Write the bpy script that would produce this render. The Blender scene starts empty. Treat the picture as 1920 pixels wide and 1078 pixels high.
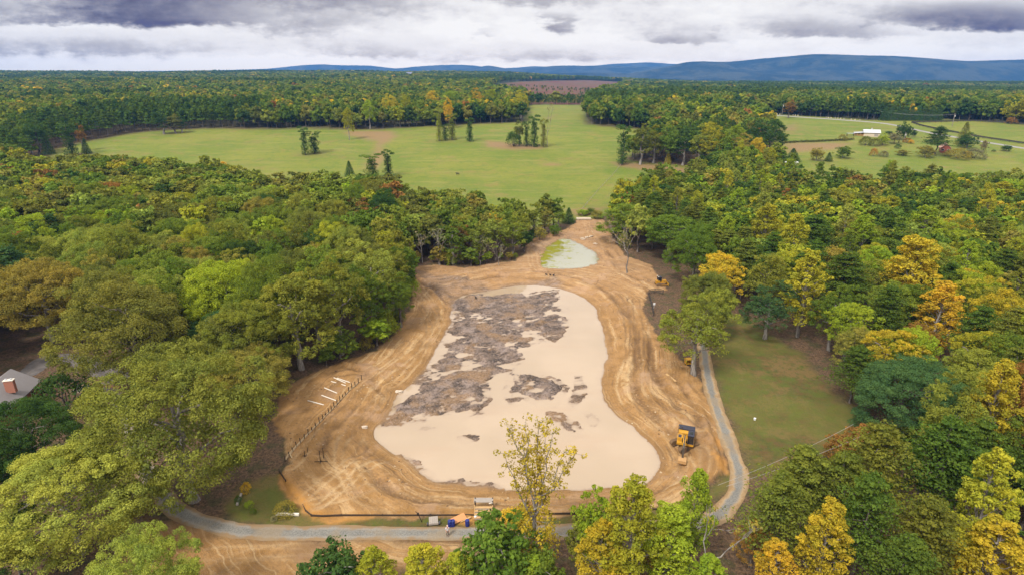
import bpy, bmesh, math, random
import numpy as np
from mathutils import Vector, Matrix
R = math.radians
C = bpy.context.scene.collection
SC = bpy.context.scene
rnd = random.Random(7)

# ------------------------------------------------------------------ camera
CAM_H, PITCH, FPX = 58.0, R(19.5), 1100.0
cam = bpy.data.cameras.new('camera'); cam.sensor_width = 36; cam.lens = 36 * FPX / 1920
cam.clip_start = 1; cam.clip_end = 80000
cam_o = bpy.data.objects.new('camera', cam); C.objects.link(cam_o)
cam_o.location = (0, 0, CAM_H); cam_o.rotation_euler = (R(90) - PITCH, 0, 0)
SC.camera = cam_o
SC.view_settings.view_transform = 'Standard'; SC.view_settings.look = 'None'
SC.view_settings.exposure = 1.5; SC.view_settings.gamma = 1.0
SC.cycles.max_bounces = 6; SC.cycles.diffuse_bounces = 3; SC.cycles.glossy_bounces = 2
SC.cycles.transmission_bounces = 4; SC.cycles.volume_bounces = 0; SC.cycles.use_denoising = True

# ------------------------------------------------------------------ node helper
class E:
    """a shader value that builds Math nodes"""
    def __init__(s, nt, sock): s.nt, s.s = nt, sock
    def _m(s, op, *a, clamp=False):
        n = s.nt.nodes.new('ShaderNodeMath'); n.operation = op; n.use_clamp = clamp
        for i, v in enumerate((s,) + a):
            if isinstance(v, E): s.nt.links.new(v.s, n.inputs[i])
            else: n.inputs[i].default_value = v
        return E(s.nt, n.outputs[0])
    def __add__(s, o): return s._m('ADD', o)
    __radd__ = __add__
    def __sub__(s, o): return s._m('SUBTRACT', o)
    def __rsub__(s, o): return (s * -1) + o
    def __mul__(s, o): return s._m('MULTIPLY', o)
    __rmul__ = __mul__
    def __truediv__(s, o): return s._m('DIVIDE', o)
    def pow(s, o): return s._m('POWER', o)
    def max(s, o): return s._m('MAXIMUM', o)
    def min(s, o): return s._m('MINIMUM', o)
    def abs(s): return s._m('ABSOLUTE')
    def exp(s): return s._m('EXPONENT')
    def clamp(s): return s._m('ADD', 0.0, clamp=True)
    def ss(s, a, b, lo=0.0, hi=1.0):
        n = s.nt.nodes.new('ShaderNodeMapRange'); n.interpolation_type = 'SMOOTHSTEP'
        s.nt.links.new(s.s, n.inputs[0])
        for i, v in enumerate((a, b, lo, hi)): n.inputs[i + 1].default_value = v
        return E(s.nt, n.outputs[0])

def node(nt, t, **kw):
    n = nt.nodes.new(t)
    for k, v in kw.items(): setattr(n, k, v)
    return n
def put(nt, sock, v):
    if isinstance(v, E): nt.links.new(v.s, sock)
    elif isinstance(v, bpy.types.NodeSocket): nt.links.new(v, sock)
    elif isinstance(v, (tuple, list)) and len(v) == 3 and sock.type == 'RGBA': sock.default_value = (*v, 1)
    else: sock.default_value = v
def xyz(nt, x, y, z):
    n = node(nt, 'ShaderNodeCombineXYZ')
    for i, v in enumerate((x, y, z)): put(nt, n.inputs[i], v)
    return n.outputs[0]
def sep(nt, s):
    n = node(nt, 'ShaderNodeSeparateXYZ'); nt.links.new(s, n.inputs[0])
    return [E(nt, o) for o in n.outputs]
def noise(nt, vec, scale, detail=4, rough=.55, dist=0.0):
    n = node(nt, 'ShaderNodeTexNoise'); put(nt, n.inputs['Vector'], vec)
    n.inputs['Scale'].default_value = scale; n.inputs['Detail'].default_value = detail
    n.inputs['Roughness'].default_value = rough; n.inputs['Distortion'].default_value = dist
    return E(nt, n.outputs[0])
def mix(nt, f, a, b, mode='MIX'):
    n = node(nt, 'ShaderNodeMix', data_type='RGBA', blend_type=mode)
    put(nt, n.inputs[0], f); put(nt, n.inputs[6], a); put(nt, n.inputs[7], b)
    return n.outputs[2]
def vscale(nt, vec, sx, sy, sz):
    n = node(nt, 'ShaderNodeVectorMath', operation='MULTIPLY'); nt.links.new(vec, n.inputs[0]); n.inputs[1].default_value = (sx, sy, sz)
    return n.outputs[0]
def attr(nt, name, kind='GEOMETRY'):
    n = node(nt, 'ShaderNodeAttribute'); n.attribute_name = name; n.attribute_type = kind
    return n
def bump(nt, h, strength, dist):
    n = node(nt, 'ShaderNodeBump'); put(nt, n.inputs['Height'], h)
    n.inputs['Strength'].default_value = strength; n.inputs['Distance'].default_value = dist
    return n.outputs[0]

# ------------------------------------------------------------------ sky and sun
SUN_EL, SUN_AZ = R(52), R(218)      # azimuth clockwise from +Y: behind the camera, to its left
HAZE_COL, HAZE_DEN = (.13, .40, 1.0), 8.0e-5
world = bpy.data.worlds.new('World'); SC.world = world; world.use_nodes = True
nt = world.node_tree; nt.nodes.clear()
geo = node(nt, 'ShaderNodeTexCoord').outputs['Generated']
dx, dy, dz = sep(nt, geo)
hor = (dx * dx + dy * dy).pow(.5).max(.001)
# clouds are placed by compass direction (u: tangent of the azimuth) and by elevation (v: its tangent)
ay = dy.abs().max(.02)
u = dx / ay
v = dz / ay
wv = noise(nt, xyz(nt, u * 7.5, v * 28.0, 0.0), 1.0, 8, .62)
wv2 = noise(nt, xyz(nt, u * 30.0, v * 62.0, 3.0), 1.0, 6, .62)
wlow = noise(nt, xyz(nt, u * 2.6, v * 20.0, 9.0), 1.0, 4, .5)
uw = u + (wv - .5) * .20 + (wv2 - .5) * .07
vw = v + (wv - .5) * .026 + (wv2 - .5) * .018
def cloud(u0, su, vb, soft, vt, amt):
    "a flat-based bank of cloud: base at vb with an edge of width soft, fading out upward by vt"
    g = (((uw - u0) / su).pow(2) * -1).exp()
    return g * vw.ss(vb, vb + soft) * vw.ss(vt, vt + .05, 1.0, 0.0) * amt
dark = cloud(-.58, .24, .071, .014, .30, 1.02)
for a in ((-.85, .25, .068, .03, .30, .60), (-.33, .17, .052, .030, .30, .50), (-.30, .30, .068, .045, .30, .58), (.02, .14, .096, .018, .30, .56), (-.12, .2, .078, .05, .30, .42),
        (.27, .12, .052, .006, .060, .40), (.25, .16, .055, .03, .12, .16), (.48, .18, .058, .008, .070, .62), (.62, .22, .062, .030, .13, .18), (.74, .26, .066, .014, .085, .92), (.80, .26, .066, .03, .115, .26),
        (-.7, .30, .028, .016, .046, .52), (-.25, .16, .026, .012, .036, .46), (.05, .22, .022, .01, .030, .34), (-.95, .2, .045, .01, .055, .4), (.07, .026, .060, .010, .068, .72), (-.045, .03, .060, .004, .060, .4), (.72, .28, .036, .02, .050, .24), (.45, .5, .018, .012, .026, .22)):
    dark = dark.max(cloud(*a))
dark = (dark + (wv - .5) * .66 + (wv2 - .5) * .58 + (wlow - .5) * .75 - .05).clamp()
ramp = node(nt, 'ShaderNodeValToRGB'); put(nt, ramp.inputs[0], dark)
cr = ramp.color_ramp
cr.elements[0].position = 0.0; cr.elements[0].color = (1.0, 1.0, 1.0, 1)
cr.elements[1].position = 1.0; cr.elements[1].color = (.125, .135, .215, 1)
for p, c in ((.22, (.88, .88, .90)), (.44, (.60, .605, .64)), (.68, (.36, .365, .43)), (.86, (.205, .215, .30))):
    e = cr.elements.new(p); e.color = (*c, 1)
nish = node(nt, 'ShaderNodeTexSky', sky_type='NISHITA'); nish.sun_disc = False
nish.sun_elevation = SUN_EL; nish.sun_rotation = SUN_AZ
# thin cover near the horizon lets a little of the blue sky show
cover = (v.ss(-.01, .03) * .25 + .75)
blue = mix(nt, 1.0, nish.outputs[0], (.10, .10, .10), 'MULTIPLY')
vis = mix(nt, cover, blue, ramp.outputs[0])
# the overcast overhead is brighter than the band near the horizon
el = dz / hor
over = el.ss(.15, .9)
SKY_TOP = (1.72, 1.66, 1.56)
# the bright band behind the hazy air near the horizon
T_ = ((v.max(.012).pow(-1.0) * 320).min(10500.0) * -HAZE_DEN).exp()
vr, vg, vb_ = sep(nt, vis)
vis = xyz(nt, *[((c_ + (T_ - 1) * (k_ * 1.08)) / T_).max(.03) for c_, k_ in ((vr, HAZE_COL[0]), (vg, HAZE_COL[1]), (vb_, HAZE_COL[2] * .8))])
col = mix(nt, over, vis, SKY_TOP)
bg = node(nt, 'ShaderNodeBackground'); put(nt, bg.inputs[0], col); bg.inputs[1].default_value = .333
wo = node(nt, 'ShaderNodeOutputWorld'); nt.links.new(bg.outputs[0], wo.inputs[0])

sun = bpy.data.lights.new('sun', 'SUN'); sun.energy = 1.5; sun.angle = R(12); sun.color = (1.0, .95, .86)
sun_o = bpy.data.objects.new('sun', sun); C.objects.link(sun_o)
sd_ = Vector((math.sin(SUN_AZ) * math.cos(SUN_EL), math.cos(SUN_AZ) * math.cos(SUN_EL), math.sin(SUN_EL)))
sun_o.rotation_euler = (-sd_).to_track_quat('-Z', 'Y').to_euler(); sun_o.location = (0, 0, 300)

# ------------------------------------------------------------------ numpy noise
def _hash(ix, iy, seed):
    h = (ix.astype(np.int64) * 374761393 + iy.astype(np.int64) * 668265263 + seed * 974634777) & 0xffffffff
    h = ((h ^ (h >> 13)) * 1274126177) & 0xffffffff
    return ((h ^ (h >> 16)) & 0xffffff) / float(0xffffff)
def vnoise(x, y, seed=0):
    ix, iy = np.floor(x), np.floor(y); fx, fy = x - ix, y - iy
    fx = fx * fx * fx * (fx * (fx * 6 - 15) + 10); fy = fy * fy * fy * (fy * (fy * 6 - 15) + 10)
    a, b = _hash(ix, iy, seed), _hash(ix + 1, iy, seed); c, d = _hash(ix, iy + 1, seed), _hash(ix + 1, iy + 1, seed)
    return (a * (1 - fx) + b * fx) * (1 - fy) + (c * (1 - fx) + d * fx) * fy
def fbm(x, y, seed=0, oct=4, gain=.5):
    t, a, n = 0, 1.0, 0
    for k in range(oct):
        ca, sa = math.cos(k * 1.1), math.sin(k * 1.1); f = 2.03 ** k
        t = t + a * (vnoise((x * ca - y * sa) * f + 17.3 * k, (x * sa + y * ca) * f - 9.1 * k, seed + k) - .5); n += a; a *= gain
    return t / n * 2          # about -1..1
def S(t): t = np.clip(t, 0, 1); return t * t * (3 - 2 * t)

# ------------------------------------------------------------------ land form
def base_h(x, y):
    x = np.asarray(x, float); y = np.asarray(y, float)
    z = 24 * S((y - 230) / 380)
    k = S((x / np.maximum(y, 1) + .12) / .5)
    far = np.maximum(y - 610, 0)
    rise = np.minimum(far, 2300)
    z = z + rise * (.0235 * (1 - k) + .0035 * k)
    z = z + S((y - 250) / 150) * 1.2 * fbm(x / 90, y / 90, 5, 2) + S((y - 650) / 500) * 7 * fbm(x / 420, y / 420, 8, 3)
    return z - S((y - 3100) / 1500) * np.maximum(z + 30, 0)
def ray(px, py):
    a, b = (px - 960) / FPX, (539 - py) / FPX
    return np.array((a, math.cos(PITCH) + b * math.sin(PITCH), -math.sin(PITCH) + b * math.cos(PITCH)))
_T = np.concatenate([np.arange(35, 400, .4), np.geomspace(400, 9000, 1500)])
def hit(px, py, hf, off=0.0):
    d = ray(px, py); x, y, z = d[0] * _T, d[1] * _T, CAM_H + d[2] * _T
    g = z - hf(x, y) - off
    k = np.nonzero(g < 0)[0]
    if not len(k): i = len(_T) - 1; return np.array((x[i], y[i], z[i]))
    i = max(k[0], 1); f = g[i - 1] / (g[i - 1] - g[i])
    t = _T[i - 1] + f * (_T[i] - _T[i - 1])
    return np.array((0, 0, CAM_H)) + d * t
def project(p):
    x, y, z = p[0], p[1], p[2] - CAM_H
    zc = y * math.cos(PITCH) - z * math.sin(PITCH); up = y * math.sin(PITCH) + z * math.cos(PITCH)
    return 960 + FPX * x / zc, 539 - FPX * up / zc, zc
def W(pts, off=0.0): return np.array([hit(px, py, base_h, off)[:2] for px, py in pts])
def flat(pts, z): return np.array([(np.array((0, 0, CAM_H)) + ray(*p) * ((z - CAM_H) / ray(*p)[2]))[:2] for p in pts])
def smooth(poly, n=4):
    P = np.asarray(poly); m = len(P); out = []
    for i in range(m):
        p0, p1, p2, p3 = P[i - 1], P[i], P[(i + 1) % m], P[(i + 2) % m]
        for k in range(n):
            t = k / n
            out.append(.5 * ((2 * p1) + (-p0 + p2) * t + (2 * p0 - 5 * p1 + 4 * p2 - p3) * t * t + (-p0 + 3 * p1 - 3 * p2 + p3) * t ** 3))
    return np.array(out)
def sdist(x, y, poly, far=40.0):
    """signed distance to a polygon, negative inside, clipped at far"""
    sh = x.shape; x = x.ravel(); y = y.ravel(); out = np.full(x.shape, far)
    lo, hi = poly.min(0) - far, poly.max(0) + far
    k = np.nonzero((x > lo[0]) & (x < hi[0]) & (y > lo[1]) & (y < hi[1]))[0]
    if not len(k): return out.reshape(sh)
    X, Y = x[k], y[k]; d = np.full(X.shape, 1e18); ins = np.zeros(X.shape, bool)
    for i in range(len(poly)):
        ax, ay_ = poly[i - 1]; bx, by = poly[i]; ex, ey = bx - ax, by - ay_
        t = np.clip(((X - ax) * ex + (Y - ay_) * ey) / (ex * ex + ey * ey + 1e-12), 0, 1)
        d = np.minimum(d, (X - ax - t * ex) ** 2 + (Y - ay_ - t * ey) ** 2)
        if ay_ != by:
            c = ((ay_ > Y) != (by > Y)) & (X < (bx - ax) * (Y - ay_) / (by - ay_) + ax); ins ^= c
    d = np.sqrt(d); d[ins] *= -1
    out[k] = np.clip(d, -1e9, far); return out.reshape(sh)

WATER_Z, POND2_Z = -1.2, -.35
POND = smooth(flat([(1000, 536), (1050, 543), (1090, 558), (1110, 575), (1118, 600), (1128, 630), (1133, 660), (1130, 690), (1123, 720), (1125, 745), (1137, 766),
    (1160, 787), (1190, 810), (1215, 833), (1229, 858), (1225, 880), (1207, 898), (1180, 909), (1100, 915), (1040, 914), (980, 915), (930, 910), (880, 908), (820, 902),
    (795, 885), (778, 868), (745, 850), (715, 828), (704, 808), (718, 790), (738, 765), (748, 742), (772, 722), (800, 690), (824, 650), (843, 615), (850, 590), (850, 568), (870, 555), (905, 548), (950, 540)], WATER_Z), 3)
POND2 = smooth(flat([(1016, 497), (1019, 474), (1034, 458), (1058, 448), (1080, 454), (1100, 465), (1121, 478), (1123, 490), (1106, 499), (1075, 504), (1042, 503)], POND2_Z), 3)
EARTH = W([(768, 500), (772, 540), (768, 580), (748, 622), (705, 655), (655, 675), (605, 692), (565, 712), (530, 740), (512, 780), (520, 830), (535, 862), (527, 890), (545, 930), (583, 966),
    (700, 967), (900, 967), (1100, 963), (1270, 952), (1330, 905), (1365, 885), (1362, 850), (1348, 800), (1322, 735), (1305, 700), (1290, 690), (1262, 660), (1228, 620), (1215, 600), (1205, 575), (1217, 545), (1245, 545), (1240, 520), (1215, 495), (1175, 480),
    (1150, 445), (1132, 412), (1085, 412), (1060, 430), (1000, 448), (985, 475), (965, 488), (870, 502), (810, 497)])
FRONT = W([(250, 985), (330, 985), (420, 1003), (560, 1010), (840, 1012), (900, 1015), (860, 1050), (760, 1060), (640, 1065), (560, 1078), (480, 1160), (250, 1160), (200, 1078)])
LAWN = W([(1335, 665), (1340, 610), (1362, 583), (1400, 595), (1450, 635), (1500, 668), (1545, 715), (1575, 752), (1635, 790), (1600, 840), (1500, 885), (1412, 900), (1385, 830), (1352, 740)])
FIELD = W([(40, 325), (95, 283), (170, 265), (260, 249), (350, 243), (560, 241), (700, 244), (780, 239), (870, 235), (985, 230), (990, 198), (1095, 197), (1096, 233), (1160, 240), (1240, 246), (1200, 285), (1165, 300),
    (1210, 305), (1290, 313), (1335, 330), (1300, 352), (1210, 372), (1160, 395), (1115, 412), (1075, 412), (1040, 420), (960, 432), (900, 410), (820, 398), (700, 395), (620, 396), (560, 396), (500, 402), (440, 366), (300, 352), (60, 350)])
FIELD2 = W([(1340, 208), (1480, 217), (1640, 227), (1757, 224), (1874, 230), (2050, 245), (2050, 376), (1920, 374), (1814, 376), (1720, 376), (1600, 378), (1514, 376), (1470, 350), (1450, 312), (1430, 285), (1455, 262), (1440, 235), (1390, 232)])
CLEAR = W([(937, 158), (1000, 153), (1110, 151.5), (1190, 157), (1110, 185), (1095, 196.5), (990, 196.5), (985, 183), (920, 172)])
YARD = W([(-60, 650), (40, 640), (100, 632), (165, 650), (215, 690), (250, 730), (235, 790), (160, 830), (60, 860), (-60, 900)])
GRASS_FRONT = W([(430, 925), (470, 905), (525, 885), (545, 930), (590, 968), (900, 968), (1100, 965), (1290, 950), (1340, 925), (1360, 885), (1372, 905), (1345, 955), (1290, 975), (1100, 984), (560, 988), (460, 980), (420, 950)])
ROAD_PX = [(300, 925), (335, 958), (380, 978), (450, 993), (560, 999), (700, 999), (840, 998), (1000, 997), (1100, 995), (1200, 991), (1290, 984), (1345, 965), (1378, 928), (1386, 890), (1374, 845), (1354, 795), (1337, 745), (1326, 700), (1321, 660), (1318, 640)]
DRIVE_PX = [(300, 925), (262, 860), (236, 790), (215, 740), (180, 720), (140, 735)]
LOOP_PX = [(-30, 730), (50, 700), (90, 672), (150, 676), (230, 712)]
FARROAD_PX = [(1330, 209.5), (1480, 219), (1560, 224.5), (1640, 230.5), (1680, 236), (1725, 246), (1770, 254.5), (1830, 264.5), (1920, 279), (2020, 295)]
def polyline(px): return W(px)
def resample(P, step):
    P = np.asarray(P); Q = []
    m = len(P)
    for i in range(m - 1):
        p0 = P[max(i - 1, 0)]; p1 = P[i]; p2 = P[i + 1]; p3 = P[min(i + 2, m - 1)]
        n = max(2, int(np.linalg.norm(p2 - p1) / step))
        for k in range(n):
            t = k / n; Q.append(.5 * ((2 * p1) + (-p0 + p2) * t + (2 * p0 - 5 * p1 + 4 * p2 - p3) * t * t + (-p0 + 3 * p1 - 3 * p2 + p3) * t ** 3))
    Q.append(P[-1]); return np.array(Q)
ROAD, DRIVE, LOOP, FARROAD = (resample(polyline(p), 1.0) for p in (ROAD_PX, DRIVE_PX, LOOP_PX, FARROAD_PX))
def ldist(x, y, L, far=30.0):
    return np.abs(sdist_line(x, y, L, far))
def sdist_line(x, y, L, far):
    sh = x.shape; x = x.ravel(); y = y.ravel(); out = np.full(x.shape, far)
    lo, hi = L.min(0) - far, L.max(0) + far
    k = np.nonzero((x > lo[0]) & (x < hi[0]) & (y > lo[1]) & (y < hi[1]))[0]
    d = np.full(k.shape, 1e18)
    for i in range(len(L) - 1):
        e = L[i + 1] - L[i]; t = np.clip(((x[k] - L[i][0]) * e[0] + (y[k] - L[i][1]) * e[1]) / (e @ e + 1e-12), 0, 1)
        d = np.minimum(d, (x[k] - L[i][0] - t * e[0]) ** 2 + (y[k] - L[i][1] - t * e[1]) ** 2)
    out[k] = np.minimum(np.sqrt(d), far); return out.reshape(sh)

# mud banks that stand out of the pond: outlines on the water plane
MUD = [[(853, 562), (880, 555), (935, 562), (985, 552), (1042, 545), (1042, 560), (1020, 580), (1010, 592), (970, 600), (940, 604), (925, 592), (890, 588), (862, 580)],
    [(848, 600), (880, 606), (910, 610), (950, 596), (985, 605), (960, 620), (925, 618), (895, 628), (880, 642), (862, 628), (850, 618)],
    [(972, 612), (1000, 606), (1020, 598), (1040, 590), (1062, 605), (1052, 622), (1036, 638), (1022, 630), (1000, 616)],
    [(890, 658), (925, 650), (962, 652), (974, 672), (945, 678), (910, 682), (885, 675)],
    [(815, 685), (845, 668), (858, 678), (830, 690)], [(836, 640), (865, 640), (870, 655), (845, 662)],
    [(716, 795), (735, 772), (762, 756), (790, 735), (800, 718), (830, 712), (860, 702), (900, 690), (934, 690), (930, 700), (900, 710), (914, 728), (912, 745), (890, 765), (880, 760), (874, 735), (866, 735), (862, 768), (852, 745), (843, 765), (838, 745), (820, 762), (790, 775), (760, 785), (740, 795)],
    [(944, 697), (965, 694), (1000, 704), (1040, 710), (1056, 726), (1045, 745), (1036, 760), (1018, 748), (1000, 760), (975, 742), (955, 755), (950, 730), (960, 720)],
    [(1086, 706), (1092, 725), (1090, 745), (1078, 765), (1070, 755), (1080, 735)],
    [(1032, 778), (1050, 780), (1075, 795), (1102, 818), (1085, 815), (1055, 808), (1045, 795)],
    [(1098, 776), (1104, 780), (1116, 794), (1108, 792)], [(700, 868), (740, 858), (780, 868), (800, 886), (812, 893), (790, 905), (740, 900), (700, 890)],
    [(850, 566), (868, 558), (900, 575), (880, 600), (860, 596)], [(860, 640), (890, 630), (930, 625), (960, 626), (940, 645), (900, 652)], [(760, 705), (800, 695), (815, 702), (780, 716)], [(795, 905), (850, 906), (905, 908), (935, 911), (900, 918), (800, 914)], [(868, 818), (878, 817), (880, 824), (870, 826)]]
MUD = [flat(m, WATER_Z) for m in MUD]
SHALLOW = flat([(840, 575), (870, 555), (950, 545), (1045, 545), (1060, 590), (1068, 622), (1000, 655), (950, 700), (900, 770), (780, 800), (715, 800), (740, 760), (800, 695), (840, 640)], WATER_Z)

# ------------------------------------------------------------------ the ground as one sheet
def axis(lo, hi, step, g, end_lo, end_hi):
    a = list(np.arange(lo, hi, step)); s = step; b = []; p = lo
    while p > end_lo: s *= g; p -= s; b.append(p)
    s = step; p = a[-1]
    while p < end_hi: s = min(s * g, 700); p += s; a.append(p)
    return np.array(b[::-1] + a)
XS = axis(-48, 52, .32, 1.04, -9000, 9000); YS = axis(58, 226, .32, 1.03, -400, 11000)
GX, GY = np.meshgrid(XS, YS)
near = (GX > -120) & (GX < 130) & (GY > 20) & (GY < 330)
wx = GX + 1.9 * fbm(GX / 5, GY / 5, 31, 5, .6); wy = GY + 1.9 * fbm(GX / 5, GY / 5, 47, 5, .6)
sd_pond = sdist(wx * .4 + GX * .6, wy * .4 + GY * .6, POND); sd2 = sdist(wx * .5 + GX * .5, wy * .5 + GY * .5, POND2)
sd_earth = sdist(wx, wy, EARTH); sd_earth0 = sdist(GX, GY, EARTH)
muddy = np.zeros_like(GX)
for m in MUD: muddy = np.maximum(muddy, S((.9 - sdist(wx * .7 + GX * .3, wy * .7 + GY * .3, m, 6)) / 1.8))
Z = base_h(GX, GY)
plateau = .55 * S((-sd_earth0 + .15) / .5) * S((100 - GY) / 12) * S((GX + 40) / 8)
bank = WATER_Z + (.0 - WATER_Z) * S(sd_pond / 9.0) * .97 + .10 * np.clip(sd_pond / .6, -3, 1)
wpond = S((11 - sd_pond) / 4)
Zl = np.where(wpond > 0, np.minimum(Z, bank) * wpond + Z * (1 - wpond), Z) + plateau * S((sd_pond - 1) / 8)
# pond bed, mud flats and their puddles
fine = fbm((GX * .94 + GY * .34) / 2.7, (GY * .94 - GX * .34) / 1.7, 61, 5, .55); mid_ = fbm(GX / 7, GY / 5, 71, 3)
shal = S((2.5 - sdist(wx, wy, SHALLOW, 20)) / 5)
bed = WATER_Z - .46 + .68 * muddy + .44 * shal * (1 - .6 * muddy) + .66 * fine * (.26 + .74 * np.maximum(muddy, shal)) + .22 * mid_
Zl = np.where(sd_pond < 1.2, bed * S((1.2 - sd_pond) / 2.2) + Zl * (1 - S((1.2 - sd_pond) / 2.2)), Zl)
bank2 = POND2_Z + .38 * S(sd2 / 5) + .06 * np.clip(sd2 / .5, -6, 1) + .5 * S((sd2 - 3) / 9) * 0
w2 = S((6 - sd2) / 3); Zl = np.where(w2 > 0, np.minimum(Zl, bank2) * w2 + Zl * (1 - w2), Zl)
# wheel ruts and spoil on the bare earth
es = S((-sd_earth) / 2.0) * S((sd_pond - .4) / 2)
rut = fbm(np.clip(sd_pond, -5, 39) * .55 + .6 * fbm(GX / 14, GY / 14, 3, 2), (GX * .03 + GY * .02) * 1.0, 83, 4, .6)
Zl = Zl + es * (.10 * rut + .14 * fbm(GX / 1.1, GY / 1.1, 91, 3))
TRACKS = [[(775, 545), (815, 600), (800, 660), (735, 735), (665, 820), (662, 890), (720, 938), (900, 946), (1150, 940), (1285, 895), (1300, 850)],
    [(1030, 512), (1100, 525), (1160, 560), (1182, 640), (1168, 730), (1225, 800), (1290, 870), (1240, 925), (1000, 930)], [(545, 875), (620, 800), (700, 715), (790, 640), (830, 580), (800, 530), (870, 512), (1000, 505), (1120, 518)],
    [(590, 940), (660, 880), (712, 838), (700, 780), (740, 720)], [(1100, 420), (1118, 455), (1150, 500), (1200, 530), (1235, 540)], [(1205, 620), (1215, 700), (1265, 770), (1310, 810)], [(1000, 470), (1010, 500), (1060, 512), (1160, 510)],
    [(560, 955), (700, 920), (820, 935), (1050, 955)], [(610, 700), (700, 690), (760, 640)], [(1192, 560), (1200, 640), (1195, 720), (1240, 790)], [(300, 1040), (480, 1030), (700, 1022), (850, 1020)], [(380, 1078), (470, 1035), (600, 1040)]]
track = np.zeros_like(GX)
for i_, tp in enumerate(TRACKS):
    L_ = resample(flat(tp, .2), 1.5)
    d_ = ldist(wx * .25 + GX * .75, wy * .25 + GY * .75, L_, 6.0)
    for j_, off in enumerate((0.95, 2.3)) if i_ % 3 == 0 else ((0, 1.0),): track = np.maximum(track, S(1 - np.abs(d_ - off) / .45) * (.55 + .45 * fbm(GX / 5, GY / 5, 200 + i_, 2)))
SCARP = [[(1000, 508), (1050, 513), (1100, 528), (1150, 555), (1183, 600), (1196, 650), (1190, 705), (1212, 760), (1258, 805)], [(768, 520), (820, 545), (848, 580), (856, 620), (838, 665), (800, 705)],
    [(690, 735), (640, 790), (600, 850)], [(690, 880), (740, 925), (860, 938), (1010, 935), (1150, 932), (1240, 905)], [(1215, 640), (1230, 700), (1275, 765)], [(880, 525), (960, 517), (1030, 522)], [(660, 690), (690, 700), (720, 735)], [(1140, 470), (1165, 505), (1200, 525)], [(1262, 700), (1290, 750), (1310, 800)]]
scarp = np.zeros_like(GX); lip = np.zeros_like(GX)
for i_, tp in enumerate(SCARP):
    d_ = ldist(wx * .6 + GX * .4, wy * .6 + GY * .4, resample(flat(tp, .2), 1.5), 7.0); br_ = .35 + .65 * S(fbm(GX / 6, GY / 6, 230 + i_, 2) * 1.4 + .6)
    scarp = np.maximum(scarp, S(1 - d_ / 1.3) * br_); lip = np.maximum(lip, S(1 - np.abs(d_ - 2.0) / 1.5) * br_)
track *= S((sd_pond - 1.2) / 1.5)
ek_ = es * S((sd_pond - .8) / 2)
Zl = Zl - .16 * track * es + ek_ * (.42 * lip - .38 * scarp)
spoil = np.zeros_like(GX)
for px, py, rr, hh in ((1330, 830, 3.2, 1.0), (1345, 865, 3.0, .9), (1352, 885, 2.5, .7), (1312, 850, 2.2, .5), (1010, 470, 0.1, 0), (1000, 462, 6, .8), (1040, 438, 5, .9), (1070, 430, 4, .8), (870, 518, 7, .5), (930, 510, 8, .5), (1185, 470, 5, .8), (1200, 545, 4, .5), (1280, 695, 4, .7), (1262, 730, 5, .6)):
    c = flat([(px, py)], .2)[0]; d = np.hypot(GX - c[0], (GY - c[1]) * .8) / rr
    spoil = np.maximum(spoil, hh * S(1 - d) * (1 + .5 * fine + .9 * fbm(GX / 1.2, GY / 1.2, 400, 3)))
Zl = Zl + spoil * S((sd_pond - 1) / 3) * S((sd2 - .5) / 2)
rd = np.minimum(ldist(GX, GY, ROAD), np.minimum(ldist(GX, GY, DRIVE), ldist(GX, GY, LOOP)))
kr = S((3.2 - rd) / 1.4); Zl = Zl * (1 - kr) + base_h(GX, GY) * kr
Zl = Zl + (1 - kr) * near * S((sd_earth) / 2) * .12 * fbm(GX / 2.5, GY / 2.5, 13, 3) * S((sd_pond - 1) / 4) * S(sd2 - 1)
Z = Zl
def gz(x, y):
    x = np.asarray(x, float); y = np.asarray(y, float)
    i = np.clip(np.searchsorted(XS, x) - 1, 0, len(XS) - 2); j = np.clip(np.searchsorted(YS, y) - 1, 0, len(YS) - 2)
    fx = np.clip((x - XS[i]) / (XS[i + 1] - XS[i]), 0, 1); fy = np.clip((y - YS[j]) / (YS[j + 1] - YS[j]), 0, 1)
    return (Z[j, i] * (1 - fx) + Z[j, i + 1] * fx) * (1 - fy) + (Z[j + 1, i] * (1 - fx) + Z[j + 1, i + 1] * fx) * fy
def at(px, py, off=0.0): return hit(px, py, gz, off)

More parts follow.
